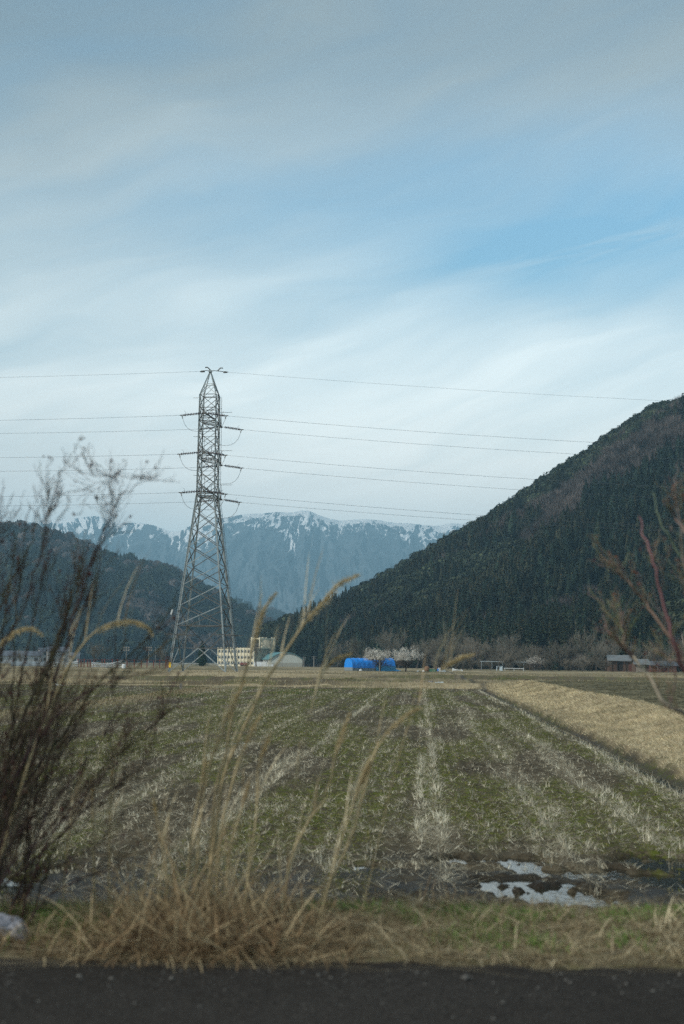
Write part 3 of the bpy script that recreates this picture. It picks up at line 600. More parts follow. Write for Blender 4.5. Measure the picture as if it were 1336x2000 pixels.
# snowy range
FM = Hill([(-1500, 1060), (-600, 1000), (-200, 1030), (0, 1024), (110, 1015), (150, 1012), (185, 1008), (200, 1010), (215, 1018), (240, 1022), (275, 1021), (300, 1026), (330, 1037), (350, 1039), (365, 1030), (380, 1026), (410, 1017), (440, 1011), (480, 1004), (510, 1003), (540, 1000), (570, 1001), (590, 997), (605, 998), (620, 1005), (640, 1012), (665, 1017), (690, 1015), (715, 1014), (740, 1016), (770, 1021), (800, 1022), (830, 1026), (860, 1027), (880, 1022), (900, 1023), (940, 1014), (1000, 1010), (1300, 1000), (1800, 1010), (2800, 1050)],
          [(-1500, 4400), (2800, 4400)], [(-1500, 7500), (0, 7400), (350, 7000), (590, 7500), (900, 7800), (2800, 7800)], 0.0, 91, 1100.0, zf=-2.0, convex=1.15)
FM_base = FM.zs
def fm_zs(a, t):
    FM.bump = 1600.0; y, z = Hill.zs(FM, a, t)
    p_ = a * F; w1 = (fbm(p_ / 60, t * 2.0, 14, 3) - 0.5) * 110
    sg = np.tanh((fbm(p_ / 130, t * 0.7, 57, 2) - .5) * 14); r1 = 1 - np.abs(2 * fbm((p_ + w1 * .5 + sg * t * 110) / 85, t * 3.4 + w1 / 160, 33, 5, .58) - 1) ; r2 = fbm((p_ + w1) / 16, t * 14, 35, 4)
    env = np.clip(t * 3, 0, 1) * np.clip((1.0 - t) * 3.2, 0, 1) + .0
    return y, z + env * (130 * (r1 - 1.0) + 70 * (r2 - 0.8))
FM.zs = fm_zs
a = np.linspace(D(-1400, 1288).x, D(-40, 1288).x, 160)[:-1]; a = np.concatenate([a, np.linspace(D(-40, 1288).x, D(1010, 1288).x, 860), np.linspace(D(1010, 1288).x, D(2700, 1288).x, 160)[1:]])
t = np.concatenate([np.linspace(0, 0.5, 50)[:-1], np.linspace(0.5, 1.0, 200), np.linspace(1, 1.35, 24)[1:]])
A_, T = np.meshgrid(a, t); y, z = fm_zs(A_, T); p_ = A_ * F
gx_, = (np.gradient(z, axis=1),); lap = np.gradient(np.gradient(z, axis=1), axis=1)
w1 = (fbm(p_ / 60, T * 2.0, 14, 3) - 0.5) * 60
sgn = np.tanh((fbm(p_ / 70, T * 1.5, 57, 2) - .5) * 16); k1 = 1 - np.abs(2 * fbm((p_ + w1 * .3 + sgn * T * 130) / 15, T * 6.5, 44, 4) - 1)       # narrow gullies
k2 = fbm((p_ + w1) / 8, T * 26, 46, 5, .6); k3 = fbm(p_ / 90, T * 3.0, 48, 2)
top = sst(0.80, 1.0, T)
sn = np.maximum(sst(0.94, 0.975, k1 + 0.045 * (top - 0.5) + 0.05 * (k3 - 0.5)) * sst(0.78, 0.92, T + 0.3 * (k3 - .5)), sst(0.575, 0.66, k2 + 0.17 * (top - 0.62) + 0.25 * (k3 - 0.5)) * sst(0.80, 0.92, T))
crest = sst(0.955, 0.985, T + 0.05 * (k2 - 0.5)) * sst(0.44, 0.54, fbm(p_ / 34, T * 0 + 1, 49, 3))
sn = np.clip(np.maximum(sn, crest), 0, 1)
idx = np.arange(A_.size).reshape(A_.shape)
f_ = np.stack([idx[:-1, :-1], idx[:-1, 1:], idx[1:, 1:], idx[1:, :-1]], -1).reshape(-1, 4)
m_fm = bpy.data.materials.new('alpine_slope'); m_fm.use_nodes = True; q = NB(m_fm.node_tree); bs = m_fm.node_tree.nodes['Principled BSDF']; oc = q.n('ShaderNodeTexCoord').outputs['Object']
at_ = q.n('ShaderNodeAttribute'); at_.attribute_name = 'snow'
c = q.mix(q.ramp(q.noise(oc, 0.006, 6, 0.7), 0.38, 0.62), (0.055, 0.070, 0.082, 1), (0.10, 0.12, 0.135, 1))  # pale blue tint puts part of the distance haze into the slope colour
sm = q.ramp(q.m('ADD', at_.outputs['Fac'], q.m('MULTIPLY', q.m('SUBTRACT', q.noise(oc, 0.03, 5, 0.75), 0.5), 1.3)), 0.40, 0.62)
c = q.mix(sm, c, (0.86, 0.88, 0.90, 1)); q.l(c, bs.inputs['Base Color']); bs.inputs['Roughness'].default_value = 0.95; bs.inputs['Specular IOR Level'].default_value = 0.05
bn = q.n('ShaderNodeBump'); bn.inputs['Strength'].default_value = 0.6; bn.inputs['Distance'].default_value = 40.0
q.l(q.noise(oc, 0.012, 6, 0.7), bn.inputs['Height']); q.l(bn.outputs[0], bs.inputs['Normal'])
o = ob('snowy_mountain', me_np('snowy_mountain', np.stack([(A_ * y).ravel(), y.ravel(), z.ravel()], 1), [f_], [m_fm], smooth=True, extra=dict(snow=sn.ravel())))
tag(o, 'distant blue mountain range with snow streaks below its crest', kind='structure')

# ------------------------------------------------------------------ trees
def conifer_np(rng, ntri, zlow=0.12, wid=0.17, core=True, pal_=None, tri=0.10):
    """unit-height conifer: dark core plus drooping sprays"""
    V_, Fc, C = [], [], []
    pal_ = pal_ or [(0.026, 0.044, 0.026), (0.036, 0.054, 0.028), (0.052, 0.058, 0.028), (0.020, 0.032, 0.022), (0.066, 0.055, 0.030)]
    if core:
        n = 7
        for (z_, r_) in ((zlow, wid * .35), (zlow + .12, wid * .72), (0.55, wid * 0.50), (0.97, 0.004)):
            for j in range(n):
                th = 2 * math.pi * j / n; k_ = rng.uniform(.8, 1.2); V_.append((math.cos(th) * r_ * k_, math.sin(th) * r_ * k_, z_)); C.append(np.array(pal_[3]) * .9)
        for i in range(3):
            for j in range(n): Fc += [(i * n + j, i * n + (j + 1) % n, (i + 1) * n + (j + 1) % n), (i * n + j, (i + 1) * n + (j + 1) % n, (i + 1) * n + j)]
    for _ in range(ntri):
        z_ = zlow + (1.0 - zlow) * (1 - math.sqrt(rng.uniform(0, 1))) ** 0.9 if rng.random() < .75 else rng.uniform(zlow, 1)
        r_ = wid * max(0.03, (1 - z_) / (1 - zlow)) ** 0.75 * rng.uniform(0.55, 1.12); th = rng.uniform(0, 2 * math.pi); s_ = tri * rng.uniform(0.6, 1.3) * (0.55 + 0.6 * (1 - z_))
        c_ = np.array([math.cos(th) * r_, math.sin(th) * r_, z_]); out_ = np.array([math.cos(th), math.sin(th), 0]); tan_ = np.array([-math.sin(th), math.cos(th), 0])
        tip = c_ + out_ * s_ * .55 + np.array([0, 0, rng.uniform(-.35, .25) * s_]); l_ = c_ - out_ * s_ * .3 + tan_ * s_ * .38 + np.array([0, 0, s_ * rng.uniform(.0, .4)]); rr_ = c_ - out_ * s_ * .3 - tan_ * s_ * .38 + np.array([0, 0, s_ * rng.uniform(-.1, .4)])
        k = len(V_); V_ += [l_, rr_, tip]; Fc.append((k, k + 1, k + 2)); cc = np.array(pal_[rng.integers(len(pal_))]) * rng.uniform(.7, 1.3); C += [cc * .85, cc * .85, cc * 1.15]
    return np.array(V_), np.array(Fc), np.array(C)
def broad_np(rng, ntri, pal_, tri=0.14, sparse=False):
    V_, Fc, C = [], [], []
    if not sparse:
        n = 8
        for (z_, r_) in ((0.18, .12), (0.38, .30), (0.68, .30), (0.90, .05)):
            for j in range(n):
                th = 2 * math.pi * j / n; k_ = rng.uniform(.75, 1.2); V_.append((math.cos(th) * r_ * k_, math.sin(th) * r_ * k_, z_)); C.append(np.array(pal_[0]) * .7)
        for i in range(3):
            for j in range(n): Fc += [(i * n + j, i * n + (j + 1) % n, (i + 1) * n + (j + 1) % n), (i * n + j, (i + 1) * n + (j + 1) % n, (i + 1) * n + j)]
        for j in range(1, n - 1): Fc.append((3 * n, 3 * n + j, 3 * n + j + 1))
    for _ in range(ntri):
        d_ = rng.normal(0, 1, 3); d_ /= np.linalg.norm(d_); r_ = rng.uniform(.75, 1.05) if not sparse else rng.uniform(.3, 1.05)
        if sparse:      # fan of thin twigs reaching up and out
            d_[2] = abs(d_[2]) * 1.1 + .15; base = np.array([d_[0] * .30 * r_ * .35, d_[1] * .30 * r_ * .35, .22 + .45 * r_ * d_[2] * .4]); tip = np.array([d_[0] * .42 * r_, d_[1] * .42 * r_, .25 + .62 * r_ * min(1, d_[2])])
            tip += rng.normal(0, .035, 3); s_ = .009 * rng.uniform(.6, 1.7); sd = np.cross(tip - base, rng.normal(0, 1, 3)); sd /= np.linalg.norm(sd) + 1e-6
            k = len(V_); V_ += [base + sd * s_, base - sd * s_, tip]; Fc.append((k, k + 1, k + 2))
        else:
            c_ = np.array([d_[0] * .36 * r_, d_[1] * .36 * r_, .56 + .38 * d_[2] * r_]); s_ = tri * rng.uniform(.5, 1.2); a_ = rng.normal(0, 1, (2, 3)); a_ -= d_ * (a_ @ d_)[:, None] * .6
            k = len(V_); V_ += [c_ + a_[0] * s_ * .5, c_ + a_[1] * s_ * .5, c_ - (a_[0] + a_[1]) * s_ * .35]; Fc.append((k, k + 1, k + 2))
        cc = np.array(pal_[rng.integers(len(pal_))]) * rng.uniform(.7, 1.3); C += [cc, cc, cc]
    return np.array(V_), np.array(Fc), np.array(C)
def scatter(protos, kinds, pos, hs, ws, rot, tint):
    Vs, Fs, Cs = [], [], []; off = 0
    for k, (V_, Fc, C) in enumerate(protos):
        m_ = np.where(kinds == k)[0]
        if not len(m_): continue
        cr, sr = np.cos(rot[m_])[:, None], np.sin(rot[m_])[:, None]; w_ = ws[m_][:, None]
        x = (V_[None, :, 0] * cr - V_[None, :, 1] * sr) * w_; y = (V_[None, :, 0] * sr + V_[None, :, 1] * cr) * w_; z = V_[None, :, 2] * hs[m_][:, None]
        P3 = np.stack([x, y, z], -1) + pos[m_][:, None]; n = len(V_)
        Vs.append(P3.reshape(-1, 3)); Fs.append((Fc[None] + (np.arange(len(m_)) * n)[:, None, None]).reshape(-1, 3) + off); Cs.append((C[None] * tint[m_][:, None]).reshape(-1, 3)); off += n * len(m_)
    return np.concatenate(Vs), np.concatenate(Fs), np.concatenate(Cs)
rng = np.random.default_rng(21)
BRN = [(0.085, 0.070, 0.062), (0.115, 0.095, 0.085), (0.075, 0.056, 0.050), (0.14, 0.12, 0.11)]
EVG = [(0.032, 0.044, 0.026), (0.048, 0.060, 0.032), (0.058, 0.062, 0.036), (0.040, 0.048, 0.034)]
protos = [conifer_np(rng, 150), conifer_np(rng, 150, wid=.15), conifer_np(rng, 130, wid=.2, zlow=.05), conifer_np(rng, 140, wid=.16, pal_=[(0.062, 0.056, 0.030), (0.050, 0.054, 0.028), (0.080, 0.062, 0.034), (0.030, 0.034, 0.020)]), broad_np(rng, 170, EVG), broad_np(rng, 230, BRN, sparse=True), broad_np(rng, 230, BRN, sparse=True)]
def forest_points(H, a0, a1, sp, t1=1.06, rng=rng):
    ymax = max(H.ry) * 1.02; ymin = min(H.fy)
    N = int((a1 - a0) * (ymax ** 2 - ymin ** 2) / 2 / sp ** 2); a_ = rng.uniform(a0, a1, N); y_ = np.sqrt(rng.uniform(ymin ** 2, ymax ** 2, N))
    # jittered grid feel: thin out close pairs by hashing to cells
    key = np.floor(a_ * y_ / sp).astype(int) * 100003 + np.floor(y_ / sp).astype(int); _, first = np.unique(key, return_index=True); a_, y_ = a_[first], y_[first]
    yf = np.interp(a_, H.fa, H.fy); yr = np.interp(a_, H.ra, H.ry); t_ = (y_ - yf) / (yr - yf); k = (t_ > 0) & (t_ < t1); return a_[k], t_[k]
a1_, t1_ = forest_points(RH, D(500, 1288).x, D(1650, 1288).x, 4.0)
a2_, t2_ = forest_points(RH, D(500, 1288).x, D(1650, 1288).x, 4.0)
a_ = np.concatenate([a1_, a2_]); t_ = np.concatenate([t1_, t2_]); y_, z_ = RH.zs(a_, t_); x_ = a_ * y_
ok = z_ > -1.2; a_, t_, x_, y_, z_ = a_[ok], t_[ok], x_[ok], y_[ok], z_[ok]; n = len(a_)
pat = fbm(x_ / 55, y_ / 55, 5, 3); pat2 = fbm(x_ / 110 + 7, y_ / 70, 8, 3); pxs = a_ * F + 668
decid = (pat > 0.665) | ((pat2 > 0.67) & (t_ > 0.6) & (rng.random(n) < .7)) | ((t_ < 0.06) & (pxs > 800) & (rng.random(n) < .35))
ever = (~decid) & (t_ > 0.84 - .1 * fbm(x_ / 40, y_ / 40, 3, 2)) & (pxs > 700) & (rng.random(n) < 0.92) | ((~decid) & (fbm(x_ / 60 + 3, y_ / 60, 18, 2) > .66))
kinds = rng.choice([0, 1, 2, 3], n, p=[.36, .3, .14, .2]); brownpatch = fbm(x_ / 70 + 31, y_ / 70, 61, 3) > 0.52
kinds = np.where(brownpatch & (rng.random(n) < .6), 3, kinds); kinds = np.where(ever, 4, kinds); kinds = np.where(decid, rng.choice([5, 6], n), kinds)
hs = rng.uniform(8.5, 15, n) * np.where(t_ > .9, .72, 1.0); hs = np.where(kinds >= 4, rng.uniform(7, 11, n), hs); ws = hs * rng.uniform(.85, 1.2, n) * np.where(kinds >= 4, 1.1, 1.15)
tint = np.where(kinds >= 5, .9, .78)[:, None] * np.clip(rng.normal(1, .34, (n, 1)), .4, 2.0) * np.array([[1, 1, 1]]) * (0.35 + 1.3 * fbm(x_ / 18, y_ / 22, 71, 3))[:, None]
dist = np.hypot(x_, y_); infr = (pxs > 505) & (pxs < 1345)
con = np.where((kinds < 4) & infr)[0]; near = con[np.argsort(dist[con] / hs[con])[:300]]
far_m = np.ones(n, bool); far_m[near] = False
V_, Fc, C = scatter(protos, kinds[far_m], np.stack([x_, y_, z_ - .5], 1)[far_m], hs[far_m], ws[far_m], rng.uniform(0, 6.28, far_m.sum()), tint[far_m])
o = ob('forest', me_np('forest', V_, [Fc], [M_leaf], col=C)); tag(o, 'dark cedar forest with bare brown patches covering the right mountain', 'forest', kind='stuff')
# the nearest cedars, each its own tree
r2 = np.random.default_rng(77); cv = []
trunk_meshes = []
for k in range(5):
    high = k >= 3
    v, f_, c_ = conifer_np(r2, 420, wid=.15 if not high else .13, zlow=.14 if not high else .42, tri=.075, pal_=None if k % 2 == 0 else [(0.05, 0.054, 0.026), (0.04, 0.05, 0.026), (0.068, 0.058, 0.030), (0.024, 0.032, 0.02)])
    cv.append(me_np('crown', v, [f_], [M_leafn], col=c_))
    mb = MB(); mb.tube([(0, 0, -.03), (0.004, 0, .3), (0, .003, .65), (0, 0, .96)], [.014, .011, .007, .002], 6); trunk_meshes.append(mb.mesh('trunk', mat('cedar_bark', (0.16, 0.135, 0.115), rough=.9, var=.3, scale=9) if k == 0 else trunk_meshes[0].materials[0]))
for i in near:
    k = int(r2.integers(0, 3)) if not (1010 < pxs[i] < 1110 and t_[i] < 0.1) else 3 + int(r2.integers(0, 2))
    e = empty('cedar_tree', (x_[i], y_[i], z_[i] - .3), 'dark narrow cedar standing in the front rows at the foot of the forested mountain', 'tree', 'cedars along the foot of the mountain', r2.uniform(0, 6.28))
    e.scale = (ws[i], ws[i], hs[i]); ob('crown', cv[k], e); ob('trunk', trunk_meshes[k], e)
# left hill woods
rng3 = np.random.default_rng(31)
sm = [conifer_np(rng3, 26, wid=.2, tri=.2), conifer_np(rng3, 26, wid=.17, tri=.2), broad_np(rng3, 30, EVG, tri=.25), broad_np(rng3, 34, BRN, tri=.22)]
for H, a0, a1, nm_, lab, sp in ((LH, D(-120, 1288).x, D(750, 1288).x, 'far_forest', 'blue dark woods covering the hill left beyond the pylon', 7.5), (LB, D(300, 1288).x, D(790, 1288).x, 'valley_forest', 'hazy woods on the low hill in the valley gap', 14)):
    ap, tp = forest_points(H, a0, a1, sp, rng=rng3); ya, za = H.zs(ap, tp); n = len(ap); xa = ap * ya
    kd = np.where(fbm(xa / 160, ya / 160, 13, 3) > .52, 3, rng3.integers(0, 3, n)); kd = np.where(rng3.random(n) < .12, rng3.integers(0, 4, n), kd)
    h_ = rng3.uniform(11, 19, n); tn = .62 * np.clip(rng3.normal(1, .3, (n, 1)), .4, 1.8) * np.ones((1, 3))
    V_, Fc, C = scatter(sm, kd, np.stack([xa, ya, za - .5], 1), h_, h_ * rng3.uniform(.9, 1.3, n), rng3.uniform(0, 6.28, n), tn)
    tag(ob(nm_, me_np(nm_, V_, [Fc], [M_leaf], col=C)), lab, 'woods', kind='stuff')

# bare trees
def grow(mb, rnd, p, d, L, r, lev, maxlev, tips, nsides=4, up=0.25, wob=0.22, kids=(3, 5), spread=0.75, rmin=0.0, colf=None, shrink=0.62, seg=4):
    pts = [p.copy()]; rad = [r]; cur = p.copy(); dd = d.normalized()
    for i in range(seg):
        dd = (dd + Vector((rnd.gauss(0, wob), rnd.gauss(0, wob), rnd.gauss(0, wob) + up * .4))).normalized(); cur = cur + dd * L / seg
        pts.append(cur.copy()); rad.append(max(rmin, r * (1 - .62 * (i + 1) / seg)))
    if colf: mb.cc = colf(lev)
    mb.tube(pts, rad, max(3, nsides - lev), cap=False)
    if lev >= maxlev: tips.append((pts[-1], dd)); tips.append((pts[-2], dd)); return
    for _ in range(rnd.randint(*kids)):
        i = rnd.randint(1, seg); q_ = pts[i]; ax = Vector((rnd.gauss(0, 1), rnd.gauss(0, 1), rnd.gauss(0, .6))).normalized()
        nd = (dd + ax * spread).normalized()
        grow(mb, rnd, q_, nd, L * shrink * rnd.uniform(.75, 1.2), max(rmin, rad[i] * .7), lev + 1, maxlev, tips, nsides, up, wob, kids, spread, rmin, colf, shrink, seg)
def bare_proto(seed, H=7.0, style='round', rmin=.011, kids=(4, 6)):
    rnd = random.Random(seed); tr = MB(); tw = MB(); tips = []
    nst = rnd.randint(1, 2) if style != 'shrub' else rnd.randint(5, 7)
    cf = lambda lev: (0.08 + .022 * lev, 0.073 + .02 * lev, 0.06 + .016 * lev)
    fk = Vector((rnd.gauss(0, .1), rnd.gauss(0, .1), H * .2))
    if style != 'shrub':
        tr.cc = (.08, .068, .056); tr.tube([(0, 0, -.3), (0.03, 0, H * .08), tuple(fk)], [H * .026, H * .021, H * .018], 7)
    for k in range(5 if style != 'shrub' else nst):
        th = 2 * math.pi * k / 5 + rnd.uniform(-.4, .4); sp_ = rnd.uniform(.35, .95) if style == 'round' else rnd.uniform(.1, .5)
        d = Vector((math.cos(th) * sp_, math.sin(th) * sp_, 1)); b0 = fk if style != 'shrub' else Vector((math.cos(th) * .15, math.sin(th) * .15, -.1))
        grow(tw, rnd, b0, d, H * (.42 if style != 'shrub' else .5), H * .011, 0, 3, tips, 5, .22, .17, kids, .7, rmin, cf, .62)
    return tr, tw, tips
bp = []
for k, (st, H) in enumerate((('round', 7.0), ('upright', 8.0), ('round', 6.0), ('shrub', 3.2))):
    tr, tw, tips = bare_proto(100 + k, H, st)
    bp.append((tr.mesh('trunk', M_twig) if tr.v else None, tw.mesh('branches', M_twig), H))
spec = []
rnd = random.Random(4)
for px, py, Yd, k, H in ((1140, 1240, 345, 0, 9.5), (1092, 1248, 350, 0, 7.0), (1185, 1250, 352, 2, 7.5), (1060, 1262, 345, 2, 6.0), (1015, 1262, 350, 0, 6.0), (975, 1258, 360, 2, 7.5), (940, 1256, 365, 0, 7.5), (905, 1262, 360, 1, 7.0), (875, 1262, 370, 2, 7.5), (850, 1258, 380, 1, 8.5),
                         (920, 1250, 380, 1, 9), (960, 1264, 355, 1, 6.5), (995, 1270, 350, 2, 5.6), (1035, 1265, 356, 1, 6.5), (1115, 1262, 352, 1, 6.5), (1165, 1265, 340, 1, 6.5), (1285, 1268, 335, 0, 6.5), (1325, 1262, 340, 0, 7.0), (1365, 1260, 345, 2, 7.5), (1305, 1280, 330, 2, 5.0),
                         (1265, 1272, 350, 2, 6), (835, 1268, 400, 2, 8), (815, 1270, 420, 0, 8), (700, 1262, 480, 1, 10), (660, 1270, 500, 2, 9), (760, 1240, 460, 0, 12), (1240, 1262, 362, 1, 7), (890, 1246, 400, 0, 10), (1000, 1250, 395, 1, 10), (1200, 1256, 375, 0, 9), (1410, 1255, 340, 0, 8)):
    spec.append((px, Yd, k, H))
for j in range(26):
    px = rnd.uniform(835, 1180); spec.append((px, rnd.uniform(330, 350), 3, rnd.uniform(2.6, 4.2)))
ORD = 'first second third fourth fifth sixth seventh eighth ninth tenth eleventh twelfth thirteenth fourteenth fifteenth sixteenth seventeenth eighteenth nineteenth twentieth twenty-first twenty-second twenty-third twenty-fourth twenty-fifth twenty-sixth twenty-seventh twenty-eighth twenty-ninth thirtieth thirty-first'.split()
bt_order = sorted(t_[0] for t_ in spec if t_[2] != 3)
for (px, Yd, k, H) in spec:
    c0 = P(px, 1300, Yd); tr, tw, H0 = bp[k]; s_ = H / H0
    lab = ('%s bare leafless tree, %s from the left in the belt below the dark mountain' % ('tall' if H > 7.2 else 'small' if H < 6.3 else 'grey brown', ORD[bt_order.index(px)]) if k != 3 else 'low bare shrub growing between the leafless trees below the mountain')
    e = empty('bare_tree' if k != 3 else 'bare_shrub', (c0.x, c0.y, gz(c0.x, c0.y) - .15), lab, 'tree' if k != 3 else 'shrub', 'bare trees below the mountain' if k != 3 else 'bare shrubs below the mountain', rnd.uniform(0, 6.28))
    s_ *= 1.12; e.scale = (s_ * rnd.uniform(.9, 1.2), s_ * rnd.uniform(.9, 1.2), s_)
    if tr: ob('trunk', tr, e)
    ob('branches', tw, e)
# bare tree and shrubs left of the pylon
for (px, Yd, k, H, lab) in ((188, 300, 0, 5.6, 'small bare tree behind the white pipes left of the pylon'), (318, 420, 2, 6.8, 'brown bare tree just left of the pylon feet'), (500, 560, 1, 12, 'bare brown tree rising behind the school roof'), (40, 330, 2, 4.5, 'bare tree at the far left edge behind the thicket')):
    c0 = P(px, 1300, Yd); tr, tw, H0 = bp[k]; e = empty('bare_tree', (c0.x, c0.y, gz(c0.x, c0.y) - .15), lab, 'tree', None, px * .7); e.scale = (H / H0,) * 3; ob('trunk', tr, e); ob('branches', tw, e)
# round evergreen behind the pylon legs
c0 = P(394, 1300, 420); v, f_, c_ = conifer_np(np.random.default_rng(3), 700, wid=.32, zlow=.03, tri=.07, pal_=[(0.022, 0.045, 0.026), (0.030, 0.055, 0.030), (0.016, 0.032, 0.02), (0.012, 0.026, 0.018)])
e = empty('conifer', (c0.x, c0.y, gz(c0.x, c0.y) - .1), 'lone dark green conical tree seen between the pylon legs', 'tree'); e.scale = (6.6, 6.6, 7.6); ob('crown', me_np('crown', v, [f_], [M_leafn], col=c_), e); ob('trunk', trunk_meshes[0], e)
# plum trees in blossom
def plum(px, py, Yd, W, H, seed, lab, nfl):
    c0 = P(px, py, Yd); rnd = random.Random(seed); e = empty('plum_tree', (c0.x, c0.y, gz(c0.x, c0.y) - .05), lab, 'tree', None)
    tr = MB(); tw = MB(); tips = []; tr.cc = (.05, .042, .036); fk = Vector((.1, 0, H * .12)); tr.tube([(0, 0, -.2), (.05, 0, H * .06), tuple(fk)], [.16, .13, .12], 8)
    cf = lambda lev: (.075 + .012 * lev, .064 + .01 * lev, .055 + .01 * lev)
    for k in range(8):
        th = 2 * math.pi * k / 8 + rnd.uniform(-.3, .3); d = Vector((math.cos(th) * rnd.uniform(.7, 1.5) * 1.25 * W / H, math.sin(th) * rnd.uniform(.5, 1.3), 1.0)); grow(tw, rnd, fk, d, H * .43, .06, 0, 3, tips, 5, .10, .2, (5, 7), .85, .006, cf, .6)
    tr.build('trunk', M_twig, e); tw.build('branches', M_twig, e)
    rg = np.random.default_rng(seed); tp = np.array([t_[0][:] for t_ in tips]); tp = tp[tp[:, 2] > H * .42]; k_ = rg.integers(0, len(tp), nfl); c_ = tp[k_] + rg.normal(0, .09, (nfl, 3)); a_ = rg.normal(0, 1, (nfl, 3)); b_ = rg.normal(0, 1, (nfl, 3))
    a_ /= np.linalg.norm(a_, axis=1)[:, None]; b_ /= np.linalg.norm(b_, axis=1)[:, None]; s_ = rg.uniform(.03, .065, (nfl, 1)); Vq = np.stack([c_ - a_ * s_, c_ - b_ * s_, c_ + a_ * s_, c_ + b_ * s_], 1).reshape(-1, 3)
    ob('blossom', me_np('blossom', Vq, [np.arange(nfl * 4).reshape(-1, 4)], [M_petal]), e)
    return e
plum(742, 1309, 252, 3.2, 4.9, 5, 'white blossoming plum tree in front of the blue tarpaulin greenhouse', 9000)
plum(792, 1309, 256, 3.3, 4.9, 6, 'white blossoming plum tree just right of the blue greenhouse', 8500)
plum(1042, 1306, 330, 2.8, 4.2, 8, 'pale blossoming tree among the bare trees left of the sheds', 1500)

# ------------------------------------------------------------------ pylon
TC = Vector((-19.45, 203.5, 0.0)); TR = math.radians(-7.1); tx = Vector((math.cos(TR), math.sin(TR), 0)); ty = Vector((-math.sin(TR), math.cos(TR), 0))
tz = lambda py, Yd=200.5, px=400: P(px, py, Yd).z
Z0 = 0.15; ZW = tz(965); ZT = tz(765); ZP = tz(725, 203.5)
def half(z):
    return 4.03 + (1.27 - 4.03) * (z - Z0) / (ZW - Z0) if z < ZW else 1.27 + (1.17 - 1.27) * (z - ZW) / (ZT - ZW)
def lean_off(z): return tx * (0.10 * (z - Z0) / 40)
def cor(i, z):     # corners: 0 near-left, 1 near-right, 2 far-right, 3 far-left
    sx, sy = ((-1, -1), (1, -1), (1, 1), (-1, 1))[i]; h_ = half(z); return TC + Vector((0, 0, z)) + tx * sx * h_ + ty * sy * h_ + lean_off(z)
pyl = empty('pylon', (TC.x, TC.y, 0), 'tall grey lattice steel pylon carrying power lines behind the field', 'pylon')
inv = Matrix.Translation((-TC.x, -TC.y, 0))
def pb(mb, name, m_, parent=None):
    if parent is None: mb.v = [tuple(inv @ Vector(v)) for v in mb.v]; return mb.build(name, m_, pyl)
    mb.v = [tuple(inv @ Vector(v)) for v in mb.v]; return mb.build(name, m_, parent)
for i in range(4):
    mb = MB(); mb.angle(cor(i, Z0), cor(i, ZW), .26, .05); mb.angle(cor(i, ZW), cor(i, ZT), .20, .04); pb(mb, 'leg', M_steel)
    mb = MB(); c_ = cor(i, Z0); mb.box((c_.x, c_.y, 0.12), (1.0, 1.0, .5), TR, .8); pb(mb, 'footing', M_conc)
low = [tz(v) for v in (1222, 1183, 1142, 1104, 1066, 1030, 996, 965)]
upl = [tz(v) for v in (965, 941, 916, 891, 866, 841, 817, 791, 765)]
br = MB(); bd = MB()
for f_ in range(4):
    a, c_ = f_, (f_ + 1) % 4
    for z0, z1 in list(zip(low[:-1], low[1:])) + list(zip(upl[:-1], upl[1:])):
        w = .11 if z1 <= ZW + .1 else .085
        (br if f_ in (0, 3) else bd).angle(cor(a, z0), cor(c_, z1), w); bd.angle(cor(c_, z0), cor(a, z1), w)  # sunlit and shaded diagonals told apart by lighter and darker steel colour
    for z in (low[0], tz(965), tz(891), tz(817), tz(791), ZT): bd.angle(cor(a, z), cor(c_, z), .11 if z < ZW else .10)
    zb, zc, zl = low[0], tz(1266), tz(1297); md = lambda z: (cor(a, z) + cor(c_, z)) / 2
    bd.angle(cor(a, zb), md(zc), .10); bd.angle(cor(c_, zb), md(zc), .10); br.angle(md(zc), cor(a, Z0 + .2), .12); br.angle(md(zc), cor(c_, Z0 + .2), .12)
    bd.angle(cor(a, zc), cor(c_, zc), .07); br.angle(cor(a, zl), (cor(a, zl) * .7 + cor(c_, zl) * .3), .10); br.angle(cor(c_, zl), (cor(c_, zl) * .7 + cor(a, zl) * .3), .10)
    br.angle(md(zb), cor(a, zb) * .5 + cor(c_, tz(1183)) * .5 - Vector((0, 0, .1)), .06)
    bd.angle(cor(a, tz(1244)) , cor(a, zc) * .75 + cor(c_, zc) * .25, .06); bd.angle(cor(c_, tz(1244)), cor(c_, zc) * .75 + cor(a, zc) * .25, .06)
for z in (low[0], tz(965), tz(891), tz(817)): bd.angle(cor(0, z), cor(2, z), .09); bd.angle(cor(1, z), cor(3, z), .09)
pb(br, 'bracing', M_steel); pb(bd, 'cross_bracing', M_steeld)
pk = MB(); pt = TC + Vector((0, 0, ZP)) + lean_off(ZP)
for i in range(4): pk.angle(cor(i, ZT), pt + (cor(i, ZT) - pt) * .03, .14)
for f in (0.45,):
    mid = [cor(i, ZT) + (pt - cor(i, ZT)) * f for i in range(4)]
    for i in range(4): pk.angle(mid[i], mid[(i + 1) % 4], .08); pk.angle(cor(i, ZT), mid[(i + 1) % 4], .07); pk.angle(cor((i + 1) % 4, ZT), mid[i], .07)
pk.box(pt, (.5, .5, .25)); pb(pk, 'peak', M_steel)
